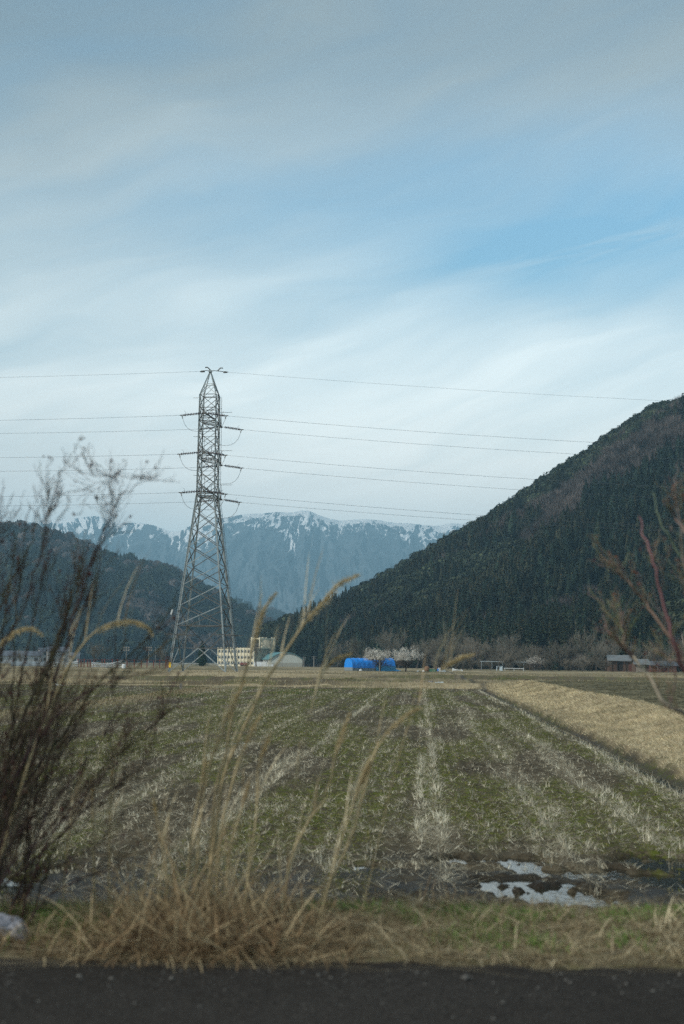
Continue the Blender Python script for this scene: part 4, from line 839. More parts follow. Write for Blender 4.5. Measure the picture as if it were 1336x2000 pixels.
# climbing rail on the far right leg, step guards, anti-climbing arms
mb = MB(); mb.tube([cor(2, z) + tx * .35 for z in (2, ZW, ZT)], .03, 5)
for z in np.arange(2, ZT, 2.6): mb.bar(cor(2, float(z)), cor(2, float(z)) + tx * .4, .05)
pb(mb, 'climbing_rail', M_steeld)
for i in range(4):
    mb = MB(); z = tz(1239); c_ = cor(i, z); mb.bar(c_ - tx * 1.6, c_ + tx * 1.6, .09); mb.bar(c_ - ty * 1.3, c_ + ty * 1.3, .09); mb.bar(c_ - tx * 1.2 + Vector((0, 0, -.12)), c_ + tx * 1.2 + Vector((0, 0, -.12)), .05); pb(mb, 'climbing_guard', M_steeld)
mb = MB(); c_ = cor(0, tz(1299)); mb.box(c_ + Vector((-.02, -.2, 0)), (.30, .06, .75), TR); pb(mb, 'warning_plate', M_yellow)
mb = MB(); c_ = cor(0, tz(1208)); mb.bar(c_, c_ + Vector((-.9, 0, .1)), .1); mb.bar(c_ + Vector((-.75, 0, -.1)), c_ + Vector((-.75, 0, .55)), .09); mb.bar(c_ + Vector((0, 0, .9)), c_ + Vector((.55, 0, 1.4)), .08); pb(mb, 'bracket', M_steeld)
mb = MB(); c_ = cor(0, tz(1197)); mb.bar(c_ + Vector((-1.05, 0, -.25)), c_ + Vector((-.85, 0, .45)), .32, .2); pb(mb, 'antenna', M_white)
# cross-arms with tension strings; each phase seen as a left string, a right string and a hanging jumper
def string(mb, p, q):
    p = Vector(p); q = Vector(q); d = (q - p); L = d.length; d.normalize(); mb.tube([p, q], .05, 5)
    s0, s1 = .28, L - .25; n = 11
    for k in range(n): mb.lathe(p + d * (s0 + (s1 - s0) * k / (n - 1)), [(.06, -.07), (.18, -.03), (.19, .03), (.06, .08)], 8, d)
wires = []
def phase(side, py_attach, arm_py, l_clamp, r_clamp, loop):
    """side -1 near circuit, +1 far circuit"""
    Yd = 197.6 if side < 0 else 209.4
    za = tz(arm_py); tipx = 399 if side < 0 else 432
    tip = P(tipx, py_attach, Yd); arm = MB(); a, c_ = (0, 1) if side < 0 else (3, 2)
    for i in (a, c_): arm.angle(cor(i, za), tip, .12); arm.angle(cor(i, za + 2.0), tip + Vector((0, 0, .05)), .10)
    for f in (.33, .66):
        p1 = cor(a, za).lerp(tip, f); p2 = cor(c_, za).lerp(tip, f); arm.angle(p1, p2, .07); arm.angle(p1, cor(a, za + 2.0).lerp(tip, f), .06); arm.angle(p2, cor(c_, za + 2.0).lerp(tip, f), .06)
    arm.angle(cor(a, za), cor(c_, za).lerp(tip, .33), .06); arm.angle(cor(c_, za), cor(a, za).lerp(tip, .66), .06)
    arm.box(tip, (.35, .5, .2), TR)
    ao = pb(arm, 'crossarm', M_steeld)
    rodz = Vector((0, 0, 2.2)); mb = MB(); mb.bar(tip + rodz - tx * 1.6, tip + rodz + tx * 1.6, .05); mb.bar(tip, tip + rodz, .04); pb(mb, 'falling_object_guard', M_steeld, ao)
    lp = P(*l_clamp, Yd); rp = P(*r_clamp, Yd); pl = tip - tx * .35; pr = tip + tx * .35
    for (p_, q_, sg) in ((pl, lp, -1), (pr, rp, 1)):
        mb = MB(); string(mb, p_, q_); pb(mb, 'insulator_string', M_ins, ao)
        mb = MB(); mb.tube([q_ - Vector((sg * .5, 0, 0)), q_ + Vector((sg * .35, 0, 0))], .07, 6); mb.tube([q_ + Vector((sg * .1, 0, 0)), q_ + Vector((-sg * .05, 0, -.28)), q_ + Vector((-sg * .05, 0, -.45))], .07, 6); mb.tube([q_ - Vector((sg * .45, 0, 0)), q_ + Vector((-sg * .5, 0, .45)), q_ + Vector((-sg * .25, 0, .65))], .022, 4); pb(mb, 'clamp', M_steeld, ao)
    mb = MB(); s_ = lp + Vector((.05, 0, -.45)); e_ = rp + Vector((-.05, 0, -.45)); dep = loop
    mb.tube([s_.lerp(e_, t) + Vector((0, 0, -dep * (1 - (2 * t - 1) ** 4) ** .8)) + (Vector((0, -.5 if side < 0 else .5, 0)) * math.sin(math.pi * t)) for t in np.linspace(0, 1, 17)], .026, 5); pb(mb, 'jumper_wire', M_wire, ao)
    wires.append((lp, rp))
phase(-1, 807, 815, (356, 811), (441, 812), 1.9); phase(1, 834, 818, (391, 838), (471, 839), 1.9)
phase(-1, 883, 889, (351, 887), (440, 889), 1.9); phase(1, 909, 892, (391, 913), (471, 914), 1.9)
phase(-1, 959, 963, (354, 962), (440, 965), 1.9); phase(1, 976, 966, (387, 980), (467, 981), 1.9)
mb = MB(); gl = P(390, 725.5, 203.5); gr = P(446, 727, 203.5); mb.tube([gl, pt + Vector((-.6, 0, .12)), pt, pt + Vector((.6, 0, .1)), gr], .05, 5)
for sg, gp in ((-1, gl), (1, gr)): mb.tube([gp - Vector((sg * 1.6, 0, -.15)), gp - Vector((sg * 1.15, 0, -.62)), gp - Vector((sg * .8, 0, -.6))], .09, 6); mb.lathe(gp - Vector((sg * .45, 0, 0)), [(.12, -.3), (.14, 0), (.1, .3)], 6, (1, 0, 0))
pb(mb, 'ground_wire_clamp', M_steeld)
# conductors: leave the frame on both sides
def wire(p, q, sag, label, r=.017):
    n = 40; mb = MB(); mb.tube([p.lerp(q, t) - Vector((0, 0, 4 * sag * t * (1 - t))) for t in np.linspace(0, 1, n)], r, 5)
    tag(mb.build('power_line', M_wire, None, True), label, 'power line', 'power lines running to the pylon')
names = [('near', 'upper'), ('far', 'upper'), ('near', 'middle'), ('far', 'middle'), ('near', 'lower'), ('far', 'lower')]
ordl = ['second', 'third', 'fourth', 'fifth', 'sixth', 'lowest']
Lend = [(0, 821), (0, 846), (0, 894), (0, 920), (0, 970), (0, 988)]
Rpass = [(1160, 864), (1110, 886), (1040, 936), (1005, 956), (930, 1006), (905, 1015)]
def through(p, t, px, py, Yq, far_x, Yend, sag):
    """end point so that the sagging span passes the picture point at depth Yq"""
    m_ = P(px, py, Yq); s = abs((m_.x - p.x) / (far_x - p.x)); drop = 4 * sag * s * (1 - s); z1 = p.z + (m_.z + drop - p.z) / s
    return Vector((far_x, Yend, z1))
for k, (lp, rp) in enumerate(wires):
    Yl = lp.y; far_x = lp.x - 240; qd = through(lp, 0, Lend[k][0], Lend[k][1], Yl + (0 - 0) + 2, far_x, Yl + 18, 5.5)
    wire(lp, qd, 5.5, 'thin power line leaving the pylon to the left, %s from the top' % ordl[k])
    far_x = rp.x + 260; px, py = Rpass[k]; fr = (P(px, py, rp.y).x - rp.x) / 260; Yq = rp.y + 24 * fr; qd = through(rp, 0, px, py, Yq, far_x, rp.y + 24, 6.0)
    wire(rp, qd, 6.0, 'thin power line leaving the pylon to the right, %s from the top' % ordl[k])
wire(gl, through(gl, 0, 0, 733, 204, gl.x - 240, 220, 4), 4, 'thin top wire running left from the pylon peak', .013)
wire(gr, through(gr, 0, 1290, 780, 208, gr.x + 260, 226, 4.5), 4.5, 'thin top wire running right from the pylon peak', .013)

# ------------------------------------------------------------------ school, hall and far buildings
def frame(p0, p1):      # local frame along a wall
    d = (Vector(p1) - Vector(p0)); d.z = 0; L = d.length; d.normalize(); n = Vector((d.y, -d.x, 0)); return d, n, L
def wallbox(mb, p0, d, n, x0, x1, z0, z1, o0, o1):      # box in wall coordinates: along d, outward n
    vv = [p0 + d * x + n * o + Vector((0, 0, z)) for z in (z0, z1) for x, o in ((x0, o1), (x1, o1), (x1, o0), (x0, o0))]
    mb.add(vv, [(3, 2, 1, 0), (4, 5, 6, 7), (0, 1, 5, 4), (1, 2, 6, 5), (2, 3, 7, 6), (3, 0, 4, 7)])
zb = gz(-45, 650) - .3
F0 = P(426, 1290, 664); F1 = P(496, 1290, 650); F0.z = F1.z = 0; _d = (F1 - F0).normalized(); _k = P(537, 1290, 661); E1 = F1 + Vector((-_d.y, _d.x, 0)) * ((_k.x - F1.x) / -_d.y)
for v in (F0, F1, E1): v.z = 0
ztop = P(470, 1265.5, 665).z
sch = bpy.data.objects.new('school_building', None); sch.location = (F1.x, F1.y, zb); COL.objects.link(sch); tag(sch, 'cream flat-roofed school block with rows of windows and rooftop frame', 'building')
def sb(mb, name, m_, parent=sch, base=None):
    b_ = base or Vector((F1.x, F1.y, zb)); mb.v = [tuple(Vector(v) - b_) for v in mb.v]; return mb.build(name, m_, parent)
d, n, L = frame(F0, F1); storey = (ztop - zb - .7) / 3
mb = MB(); nb = 11; bw = L / nb
wallbox(mb, F0, d, n, 0, L, zb, ztop - .5, -12, -.35)
for s_ in range(4):
    z1 = zb + s_ * storey; wallbox(mb, F0, d, n, 0, L, z1 - (.3 if s_ else .0), z1 + (1.05 if s_ < 3 else .35), -.35, 0)
sb(mb, 'wall', M_wall)
mb = MB()
for k in range(nb + 1): wallbox(mb, F0, d, n, k * bw - .22, k * bw + .22, zb, ztop + .12, -.3, .28)
sb(mb, 'pilaster', M_wall)
mb = MB(); wallbox(mb, F0, d, n, -.1, L + .1, ztop - .62, ztop - .12, -.33, .12); sb(mb, 'parapet', M_wall)
for s_ in range(3):
    for k in range(nb):
        mb = MB(); z1 = zb + s_ * storey + 1.06; wallbox(mb, F0, d, n, k * bw + .25, (k + 1) * bw - .25, z1, z1 + storey - 1.4, -.34, -.22); wo = sb(mb, 'window', M_glass)
        mb = MB(); mb.v = []; wallbox(mb, F0, d, n, (k + .5) * bw - .06, (k + .5) * bw + .06, z1, z1 + storey - 1.4, -.215, -.16); wallbox(mb, F0, d, n, k * bw + .25, (k + 1) * bw - .25, z1 + 1.0, z1 + 1.08, -.212, -.17)
        sb(mb, 'frame', M_white, wo)
d2, n2, L2 = frame(F1, E1); mb = MB(); wallbox(mb, F1, d2, n2, .3, L2, zb, ztop - .45, -16, 0); wallbox(mb, F1, d2, n2, .2, L2 + .05, ztop - .45, ztop - .1, -16.2, .12); wallbox(mb, F1, d2, n2, 2, L2 - .5, ztop - 2.2, ztop - 2.0, 0.0, .15)
sb(mb, 'end_block', M_wallg)
T0 = F1 + (E1 - F1) * .25; T1 = F1 + (E1 - F1) * .98; T0.z = T1.z = 0; d3, n3, L3 = frame(T0, T1); zt = P(520, 1246, 658).z
mb = MB(); z0 = ztop - .3
for x in (0.2, 1.9, L3 - 2.0, L3 - .3):
    for o_ in (-5, 0): wallbox(mb, T0, d3, n3, x - .28, x + .28, z0, zt + .25, o_ - .3, o_ + .3)
wallbox(mb, T0, d3, n3, 0, L3, zt - .75, zt - .1, -.22, .2); wallbox(mb, T0, d3, n3, 0, L3, zt - .75, zt - .1, -5.2, -4.8); wallbox(mb, T0, d3, n3, -.1, .6, zt - .7, zt - .15, -4.8, -.22); wallbox(mb, T0, d3, n3, L3 - .6, L3, zt - .7, zt - .15, -4.8, -.22)
wallbox(mb, T0, d3, n3, -.1, L3 + .1, z0, z0 + .5, -5.3, .31); sb(mb, 'rooftop_frame', M_wall)
mb = MB(); c_ = T0 + d3 * (L3 * .62) - n3 * 2.4; mb.lathe((c_.x, c_.y, z0), [(1.75, 0), (1.75, zt - z0 - 1.2), (1.5, zt - z0 - .9)], 18); sb(mb, 'water_tank', M_wallg)
mb = MB()
for k in range(9): wallbox(mb, T0, d3, n3, 2.4 + k * (L3 - 4.6) / 8.5, 2.55 + k * (L3 - 4.6) / 8.5, z0 + .4, zt - .7, -.1, .1)
sb(mb, 'louvre_screen', M_wallg)
# sports hall
g0 = P(527, 1290, 640); g1 = P(591, 1290, 640); g0.z = g1.z = 0; d, n, L = frame(g0, g1); zr = P(555, 1275, 640).z; ze = P(540, 1289, 640).z; zg = zb + .2
hall = bpy.data.objects.new('sports_hall', None); hall.location = (g0.x, g0.y, zg); COL.objects.link(hall); tag(hall, 'pale hall with curved teal barrel roof beside the school', 'building'); gb = Vector((g0.x, g0.y, zg))
back = Vector((-7.5, 25, 0)); arc = [(L * t, ze + (zr - ze) * (1 - (2 * t - 1) ** 2) ** .85) for t in np.linspace(0, 1, 19)]
mb = MB(); front = [g0 + Vector((0, 0, zg))] + [g0 + d * x + Vector((0, 0, z)) for x, z in arc] + [g1 + Vector((0, 0, zg))]; k = len(front)
mb.add(front + [v + back for v in front], [tuple(range(k))[::-1], tuple(range(k, 2 * k)), (0, 1, k + 1, k), (k - 2, k - 1, 2 * k - 1, 2 * k - 2)]); sb(mb, 'wall', M_gable, hall, gb)
mb = MB(); wallbox(mb, g0, d, n, .0, L, zg, zg + 1.4, 0.0, .12); wallbox(mb, g0, d, n, 4, L - .5, zg + 1.41, zg + 1.9, .0, .08); sb(mb, 'plinth', M_gableb, hall, gb)
mb = MB(); top = [g0 + n * .6 + d * (x if 0 < i < 18 else (x - .6 if i == 0 else x + .6)) + Vector((0, 0, z + .06)) for i, (x, z) in enumerate(arc)]; b2 = [v + back * 1.02 - n * .6 for v in top]; k = len(top)
vv = top + b2 + [v + Vector((0, 0, .22)) for v in top] + [v + Vector((0, 0, .22)) for v in b2]
mb.add(vv, [(i, i + 1, k + i + 1, k + i) for i in range(k - 1)] + [(2 * k + i + 1, 2 * k + i, 3 * k + i, 3 * k + i + 1) for i in range(k - 1)] + [(i + 1, i, 2 * k + i, 2 * k + i + 1) for i in range(k - 1)] + [(0, k, 3 * k, 2 * k), (k - 1, 3 * k - 1, 4 * k - 1, 2 * k - 1)] ); sb(mb, 'roof', M_teal, hall, gb)
bd_ = back.normalized(); bn_ = Vector((-bd_.y, bd_.x, 0))
for k in range(5):
    mb = MB(); wallbox(mb, g0 + bd_ * (1.2 + k * 4.8), bd_, bn_, 0, 3.6, zg + 2.0, ze - .5, .03, .10); wo = sb(mb, 'window', M_glass, hall, gb)
    mb = MB(); wallbox(mb, g0 + bd_ * (1.2 + k * 4.8), bd_, bn_, 1.7, 1.9, zg + 2.0, ze - .5, .104, .2); wallbox(mb, g0 + bd_ * (1.2 + k * 4.8), bd_, bn_, -.6, -.1, zg + 1.0, ze - .2, .03, .3); sb(mb, 'frame', M_white, wo, gb)
# entrance block with pale low wall at the hall's left
mb = MB(); c_ = P(508, 1299, 640); mb.box((c_.x, c_.y, zg + 1.1), (5.5, 3, 2.2)); mb.box((c_.x + 2, c_.y - 1.7, zg + .5), (8, .3, 1.2)); tag(mb.build('entrance_block', M_white), 'low white block in front of the teal-roofed hall', 'building')
mb = MB(); c_ = P(476, 1303, 600); mb.box((c_.x, c_.y, c_.z + .2), (2.7, 3, 1.6)); hut = mb.build('shed', M_brown); tag(hut, 'small hut with dark red roof in front of the school', 'shed')
mb = MB(); mb.add([(c_.x - 1.7, c_.y - 1.9, c_.z + 1.0), (c_.x + 1.7, c_.y - 1.9, c_.z + 1.0), (c_.x + 1.3, c_.y, c_.z + 1.9), (c_.x - 1.3, c_.y, c_.z + 1.9), (c_.x - 1.7, c_.y + 1.9, c_.z + 1.0), (c_.x + 1.7, c_.y + 1.9, c_.z + 1.0)], [(0, 1, 2, 3), (3, 2, 5, 4), (0, 3, 4), (1, 5, 2), (0, 4, 5, 1)]); mb.build('roof', M_red, hut)
# utility poles
def pole(px, py0, py1, Yd, label, arms=True, r=.13, lamp=False):
    c0 = P(px, py1, Yd); zt_ = P(px, py0, Yd).z; zz = gz(c0.x, c0.y); e = empty('utility_pole' if not lamp else 'floodlight_mast', (c0.x, c0.y, zz), label, 'pole'); h_ = zt_ - zz
    mb = MB(); mb.tube([(0, 0, -.3), (0, 0, h_)], [r, r * .7], 8); mb.build('pole', M_conc, e)
    if arms:
        mb = MB(); mb.bar((-.9, 0, h_ - .4), (.9, 0, h_ - .4), .1); mb.bar((-.7, 0, h_ - 1.1), (.7, 0, h_ - 1.1), .1)
        for x in (-.8, 0, .8): mb.lathe((x, 0, h_ - .35), [(.05, 0), (.07, .1), (.04, .2)], 6)
        if lamp:
            for x in (-.7, 0, .7):
                for z in (0, -.8): mb.box((x, -.15, h_ - .1 + z), (.45, .3, .45))
        mb.build('crossbar' if not lamp else 'lamp_bracket', M_conc, e)
pole(246, 1264, 1306, 430, 'floodlight mast with paired lamps, left one of two behind the red fence', lamp=True)
pole(290, 1264, 1306, 432, 'floodlight mast with paired lamps, right one of two behind the red fence', lamp=True)
pole(303, 1264, 1306, 400, 'thin bare pole just right of the two floodlight masts', arms=False, r=.07)
pole(593.5, 1283, 1307, 560, 'grey utility pole at the right end of the pale hall', r=.2); pole(613, 1281, 1307, 540, 'grey utility pole in front of the dark trees right of the hall', r=.2)
pole(551, 1289, 1306, 500, 'slim pole in front of the gable of the pale hall', arms=False, r=.1); pole(741.5, 1289, 1309, 250, 'weathered post standing against the blue greenhouse', arms=False, r=.08)
# far houses left
def house(px, Yd, w, dp, h, rh, label, rz=0.3):
    c0 = P(px, 1300, Yd); e = empty('house', (c0.x, c0.y, -.9), label, 'house', None, rz)
    mb = MB(); mb.box((0, 0, h / 2), (w, dp, h)); mb.add([(-w / 2, -dp / 2, h), (-w / 2, dp / 2, h), (-w / 2, 0, h + rh), (w / 2, -dp / 2, h), (w / 2, dp / 2, h), (w / 2, 0, h + rh)], [(0, 2, 1), (3, 4, 5)]); mb.build('wall', M_house, e)
    mb = MB(); o_ = .6
    for s_ in (-1, 1): mb.add([(-w / 2 - o_, s_ * (dp / 2 + o_), h - .1), (w / 2 + o_, s_ * (dp / 2 + o_), h - .1), (w / 2 + o_, 0, h + rh + .15), (-w / 2 - o_, 0, h + rh + .15), (-w / 2 - o_, s_ * (dp / 2 + o_), h + .12), (w / 2 + o_, s_ * (dp / 2 + o_), h + .12), (w / 2 + o_, 0, h + rh + .38), (-w / 2 - o_, 0, h + rh + .38)], [(0, 1, 2, 3), (4, 7, 6, 5), (0, 4, 5, 1), (1, 5, 6, 2), (0, 3, 7, 4)])
    mb.build('roof', M_roofd, e)
    for k in range(2):
        for zz in (1.0, 3.7):
            if zz + 1.2 < h: mb = MB(); mb.box((-w / 4 + k * w / 2, -dp / 2 - .03, zz + .7), (1.8, .1, 1.3)); mb.build('window', M_glass, e)
house(112, 700, 10, 8, 5.6, 2, 'far grey two-storey house behind the thicket, with the tallest wall'); house(92, 760, 9, 7, 5.4, 2, 'far grey house half hidden behind the taller one', .5); house(137, 740, 9, 7, 3.2, 1.8, 'far low grey house at the foot of the left hill', .1); house(60, 720, 10, 8, 3.4, 2, 'far low house behind the dense stems of the thicket', .2); house(15, 640, 12, 8, 3.2, 2, 'far low house at the left edge of the valley', .2)
# plastic tunnel and pipes left
c0 = P(66, 1305, 300); w_ = 9.0; mb = MB(); pr = [(math.cos(t) * 1.6, math.sin(t) * 1.0) for t in np.linspace(0, math.pi, 11)]
vv = [(x, y_, z_) for x in (-w_ / 2, w_ / 2) for y_, z_ in pr]; mb.add(vv, [(i, i + 1, 12 + i, 11 + i) for i in range(10)] + [tuple(range(11)), tuple(range(11, 22))[::-1]]); o = mb.build('plastic_tunnel', M_film, loc=(c0.x, c0.y, gz(c0.x, c0.y) - .05)); tag(o, 'low grey plastic film tunnel at the far left of the field', 'greenhouse')
def pipes(px0, px1, Yd, zs_, label, end=False):
    a = P(px0, 1303, Yd); c_ = P(px1, 1303, Yd + 2); mb = MB(); z0 = gz(a.x, a.y)
    for k, zz in enumerate(zs_):
        mb.tube([(a.x, a.y, z0 + zz), ((a.x + c_.x) / 2, (a.y + c_.y) / 2, z0 + zz * .75), (c_.x, c_.y, z0 + zz + .12 * k)], .07, 6)
    for t in (.02, .5, .98): p_ = a.lerp(c_, t); mb.bar((p_.x, p_.y + .1, z0 - .1), (p_.x, p_.y + .1, z0 + max(zs_) + .05), .08)
    if end: mb.lathe((c_.x + .25, c_.y, z0), [(.35, 0), (.38, .6), (.2, .75)], 10)
    tag(mb.build('pipe_rack', M_white), label, 'pipes')
pipes(104, 152, 262, (.35, .7, .95), 'white pipes on low posts left of the red fence'); pipes(179, 239, 258, (.3, .6, .85, 1.0), 'bundle of long white pipes lying in front of the red fence', True)
# red fence: posts of two heights, a thin top rail
fx = [152, 158, 164, 171, 176, 183, 199, 204, 219, 229, 248, 262, 276, 287, 300, 312, 324, 328, 331]
a = P(150, 1305, 285); c_ = P(334, 1305, 285); z0 = gz(a.x, a.y); fe = empty('fence', (a.x, a.y, z0), 'rusty red post fence left of the pylon behind the white pipes', 'fence')
for px in fx: p_ = P(px, 1305, 285); mb = MB(); hh = 1.35 + .35 * ((px * 7) % 5 > 2); mb.box((p_.x - a.x, 0, hh / 2 - .1), (.16 if px < 320 else .22, .14, hh + .2)); mb.build('post', M_red, fe)
mb = MB(); mb.bar((0, 0, 1.5), (c_.x - a.x, 0, 1.55), .05); mb.bar((0, 0, .8), (c_.x - a.x, 0, .8), .05); mb.build('rail', M_red, fe)

# ------------------------------------------------------------------ blue greenhouse
th = math.radians(30); gx0 = P(689, 1305, 257); gz0 = gz(gx0.x, gx0.y) - .05
gh = empty('greenhouse', (gx0.x, gx0.y, gz0), 'tunnel greenhouse covered with bright blue tarpaulin', 'greenhouse', None, th)
Lg = 9.0; Wg = 3.0; Hg = P(720, 1286.0, 260).z - gz0; nA_ = 24; nL = 40; rg = random.Random(3)
def arch(t):      # t 0..1 from near foot over the top to the far foot
    a_ = math.pi * t; return (Wg / 2 - math.copysign(abs(math.cos(a_)) ** .75, math.cos(a_)) * Wg / 2, Hg * abs(math.sin(a_)) ** .62)
def skin(t0, t1, x0, x1, off, nx, ntt, sag=.04):
    vv = []; ff = []
    for i in range(nx + 1):
        for j in range(ntt + 1):
            y_, z_ = arch(t0 + (t1 - t0) * j / ntt); x = x0 + (x1 - x0) * i / nx; rib = abs(((x / 1.1) % 1) - .5) * 2; k = 1 + off - sag * (1 - rib) + rg.uniform(-.022, .022)
            vv.append((x, Wg / 2 + (y_ - Wg / 2) * k, z_ * k))
    for i in range(nx):
        for j in range(ntt): q0 = i * (ntt + 1) + j; ff.append((q0, q0 + 1, q0 + ntt + 2, q0 + ntt + 1))
    return vv, ff
mb = MB(); mb.add(*skin(.03, .95, 0, Lg - 1.2, .03, 36, 26)); o = mb.build('roof_sheet', M_blue, gh, True); 
mb = MB(); mb.add(*skin(0, 1, .05, Lg - .1, -.01, 20, 20, .02)); mb.build('side_film', M_film, gh, True)
mb = MB(); mb.add(*skin(.045, .90, Lg - 3.0, Lg, .05, 12, 26, .02)); mb.build('end_sheet', M_blue, gh, True)
mb = MB(); mb.add(*skin(0, .07, Lg - 4.2, Lg + .1, .075, 12, 5)); mb.add([(Lg - .3, -.2, .02), (Lg + 1.2, -.5, .02), (Lg + .4, .6, .45), (Lg - .2, .3, .8)], [(0, 1, 2, 3)]); mb.build('loose_sheet', M_blues, gh, True)
vv = [(0.0,) + arch(t) for t in np.linspace(0, 1, 25)]; cut = [v for v in vv if v[2] > Hg * .2]; mb = MB(); mb.add([(-.02, v[1], v[2] * 1.01) for v in cut], [tuple(range(len(cut)))[::-1]]); mb.build('end_wall', M_blue, gh)
mb = MB(); mb.add([(-.01, 0.02, 0), (-.01, Wg - .02, 0), (-.01, Wg - .05, Hg * .33), (-.01, .05, Hg * .33)], [(0, 3, 2, 1)]); mb.build('end_film', M_film, gh)
mb = MB()
for x in np.arange(0, Lg + .1, 1.1): mb.tube([(x,) + tuple(((y_ - Wg / 2) * .975 + Wg / 2, z_ * .975)) for y_, z_ in [arch(t) for t in np.linspace(0, 1, 15)]], .02, 4)
mb.build('hoop', M_steel, gh)

# ------------------------------------------------------------------ sheds at the right
def gable_shed(name, px0, px1, pyt, pye, pyb, Yd, dp, label, wall, roof, extra=None, rz=0.0, slope=1):
    a = P(px0, pyb, Yd); c_ = P(px1, pyb, Yd); z0 = gz(a.x, a.y); w = c_.x - a.x; he = P(px0, pye, Yd).z - z0; ht = P(px0, pyt, Yd).z - z0
    e = empty(name, (a.x, a.y, z0), label, 'shed', None, rz); mb = MB()
    mb.box((w / 2, dp / 2, he / 2 - .1), (w, dp, he + .2)); mb.add([(0, 0, he), (w, 0, he), (w, dp, he), (0, dp, he), (w * .05, dp * .55, ht - .1), (w * .95, dp * .55, ht - .1)], [(0, 1, 5, 4), (1, 2, 5), (2, 3, 4, 5), (3, 0, 4)]); mb.build('wall', wall, e)
    mb = MB(); o_ = .5; zz = lambda s_: he - .12
    mb.add([(-o_, -o_, he - .08), (w + o_, -o_, he - .2), (w + o_ * .6, dp * .55, ht), (-o_ * .2, dp * .55, ht), (-o_, -o_, he + .04), (w + o_, -o_, he - .08), (w + o_ * .6, dp * .55, ht + .12), (-o_ * .2, dp * .55, ht + .12)], [(0, 3, 2, 1), (4, 5, 6, 7), (0, 1, 5, 4), (1, 2, 6, 5), (3, 0, 4, 7)])
    mb.add([(-o_ * .2, dp * .55, ht + .11), (w + o_ * .6, dp * .55, ht + .11), (w + o_, dp + o_, he), (-o_, dp + o_, he)], [(0, 1, 2, 3)]); mb.build('roof', roof, e)
    if extra: extra(e, w, he)
    return e
def ex1(e, w, he):
    mb = MB(); mb.box((w - .55, -.04, he * .45), (.9, .1, he * .9)); mb.build('door', M_woodr, e)
    mb = MB()
    for x in (.2, w * .3, w * .62, w - .1): mb.box((x, -.35, he / 2), (.12, .12, he + .1))
    mb.build('porch_post', M_wood, e); mb = MB(); mb.box((w * .42, -.03, he * .5), (1.5, .06, he * .8)); mb.build('opening_panel', mat('interior_shade', (.02, .016, .014)), e)  # dark panel on the wall; shade of the open front put in as colour
def ex2(e, w, he):
    mb = MB()
    for k in range(7): mb.box((.3 + k * w * .55 / 6, -.05, he * .45), (.28, .06, he * .85 - .1 * (k % 3)))
    mb.build('board', mat('grey_board', (.22, .19, .155), rough=.9, var=.4, scale=2, stretch=(5, 5, .5)), e)
gable_shed('shed', 1190, 1237, 1280, 1290, 1315, 338, 5.5, 'dark brown wooden shed with grey tin roof and red door', M_wood, M_tin, ex1)
gable_shed('shed', 1241, 1268, 1288, 1297, 1316, 326, 4.0, 'small shed of grey boards with shiny tin roof', M_wood, M_tin, ex2, slope=-1)
gable_shed('shed', 1272, 1322, 1292, 1299, 1316, 336, 5.0, 'low red-brown shed behind the branches at far right', M_woodr, M_roofd)
# ------------------------------------------------------------------ small things in the field
def gp(px, py, Yd): p_ = P(px, py, Yd); return Vector((p_.x, p_.y, gz(p_.x, p_.y)))
p_ = gp(976, 1312, 300); e = empty('white_frame', p_, 'small white metal frame standing left of the long white rail', 'frame'); mb = MB()
for x in (-.6, .55):
    for y_ in (0, .8): mb.bar((x, y_, -.1), (x * .92, y_, 1.0), .07)
mb.bar((-.55, 0, 1.0), (.5, 0, 1.0), .07); mb.bar((-.55, .8, 1.0), (.5, .8, 1.0), .07); mb.bar((.5, 0, 1.0), (.5, .8, 1.0), .06); mb.bar((-.55, 0, 1.0), (-.55, .8, 1.0), .06); mb.build('stand', M_whiteb, e); mb = MB(); mb.box((.25, -.04, .45), (.6, .05, .75)); mb.build('panel', M_whiteb, e)
a = P(984, 1305, 302); c_ = P(1024, 1306, 302); mb = MB(); zz = gz(a.x, a.y); mb.bar(a, c_, .10)
for t in (.05, .5, .95): q_ = a.lerp(c_, t); mb.bar((q_.x, q_.y, zz - .1), q_, .05)
tag(mb.build('rail', M_white), 'long white rail on short legs right of the white frame', 'rail')
a = P(938, 1291.5, 332); c_ = P(1046, 1293.5, 332); mb = MB(); zz = gz(a.x, a.y); mb.tube([a, a.lerp(c_, .5) - Vector((0, 0, .05)), c_], .05, 5)
for t in np.linspace(.02, .98, 6): q_ = a.lerp(c_, t); mb.bar((q_.x, q_.y, zz - .1), q_, .045)
tag(mb.build('trellis', M_whiteb), 'thin pale pipe trellis in front of the bare trees', 'trellis')
p_ = gp(834, 1311, 262); e = empty('straw_stack', p_, 'rounded brown straw stack near the edge of the far field', 'stack'); mb = MB(); mb.lathe((0, 0, -.05), [(.42, 0), (.5, .35), (.46, .8), (.28, 1.02), (.05, 1.08)], 12); mb.build('straw', M_brown, e, True)
p_ = gp(845, 1311, 262); mb = MB(); mb.box((0, 0, .2), (1.3, .8, .45), 0, .9); mb.box((0, 0, .45), (1.15, .7, .06), 0); o = mb.build('crate', M_green, loc=p_); tag(o, 'low green crate right of the brown straw stack', 'crate')
p_ = gp(852.5, 1311, 262); mb = MB(); mb.tube([(0, 0, 0), (0, 0, .75)], [.13, .1], 8); mb.lathe((0, 0, .75), [(.14, 0), (.16, .12), (.06, .2)], 8); o = mb.build('bottle', M_brown, loc=p_); tag(o, 'dark upright container between green crate and white bin', 'container')
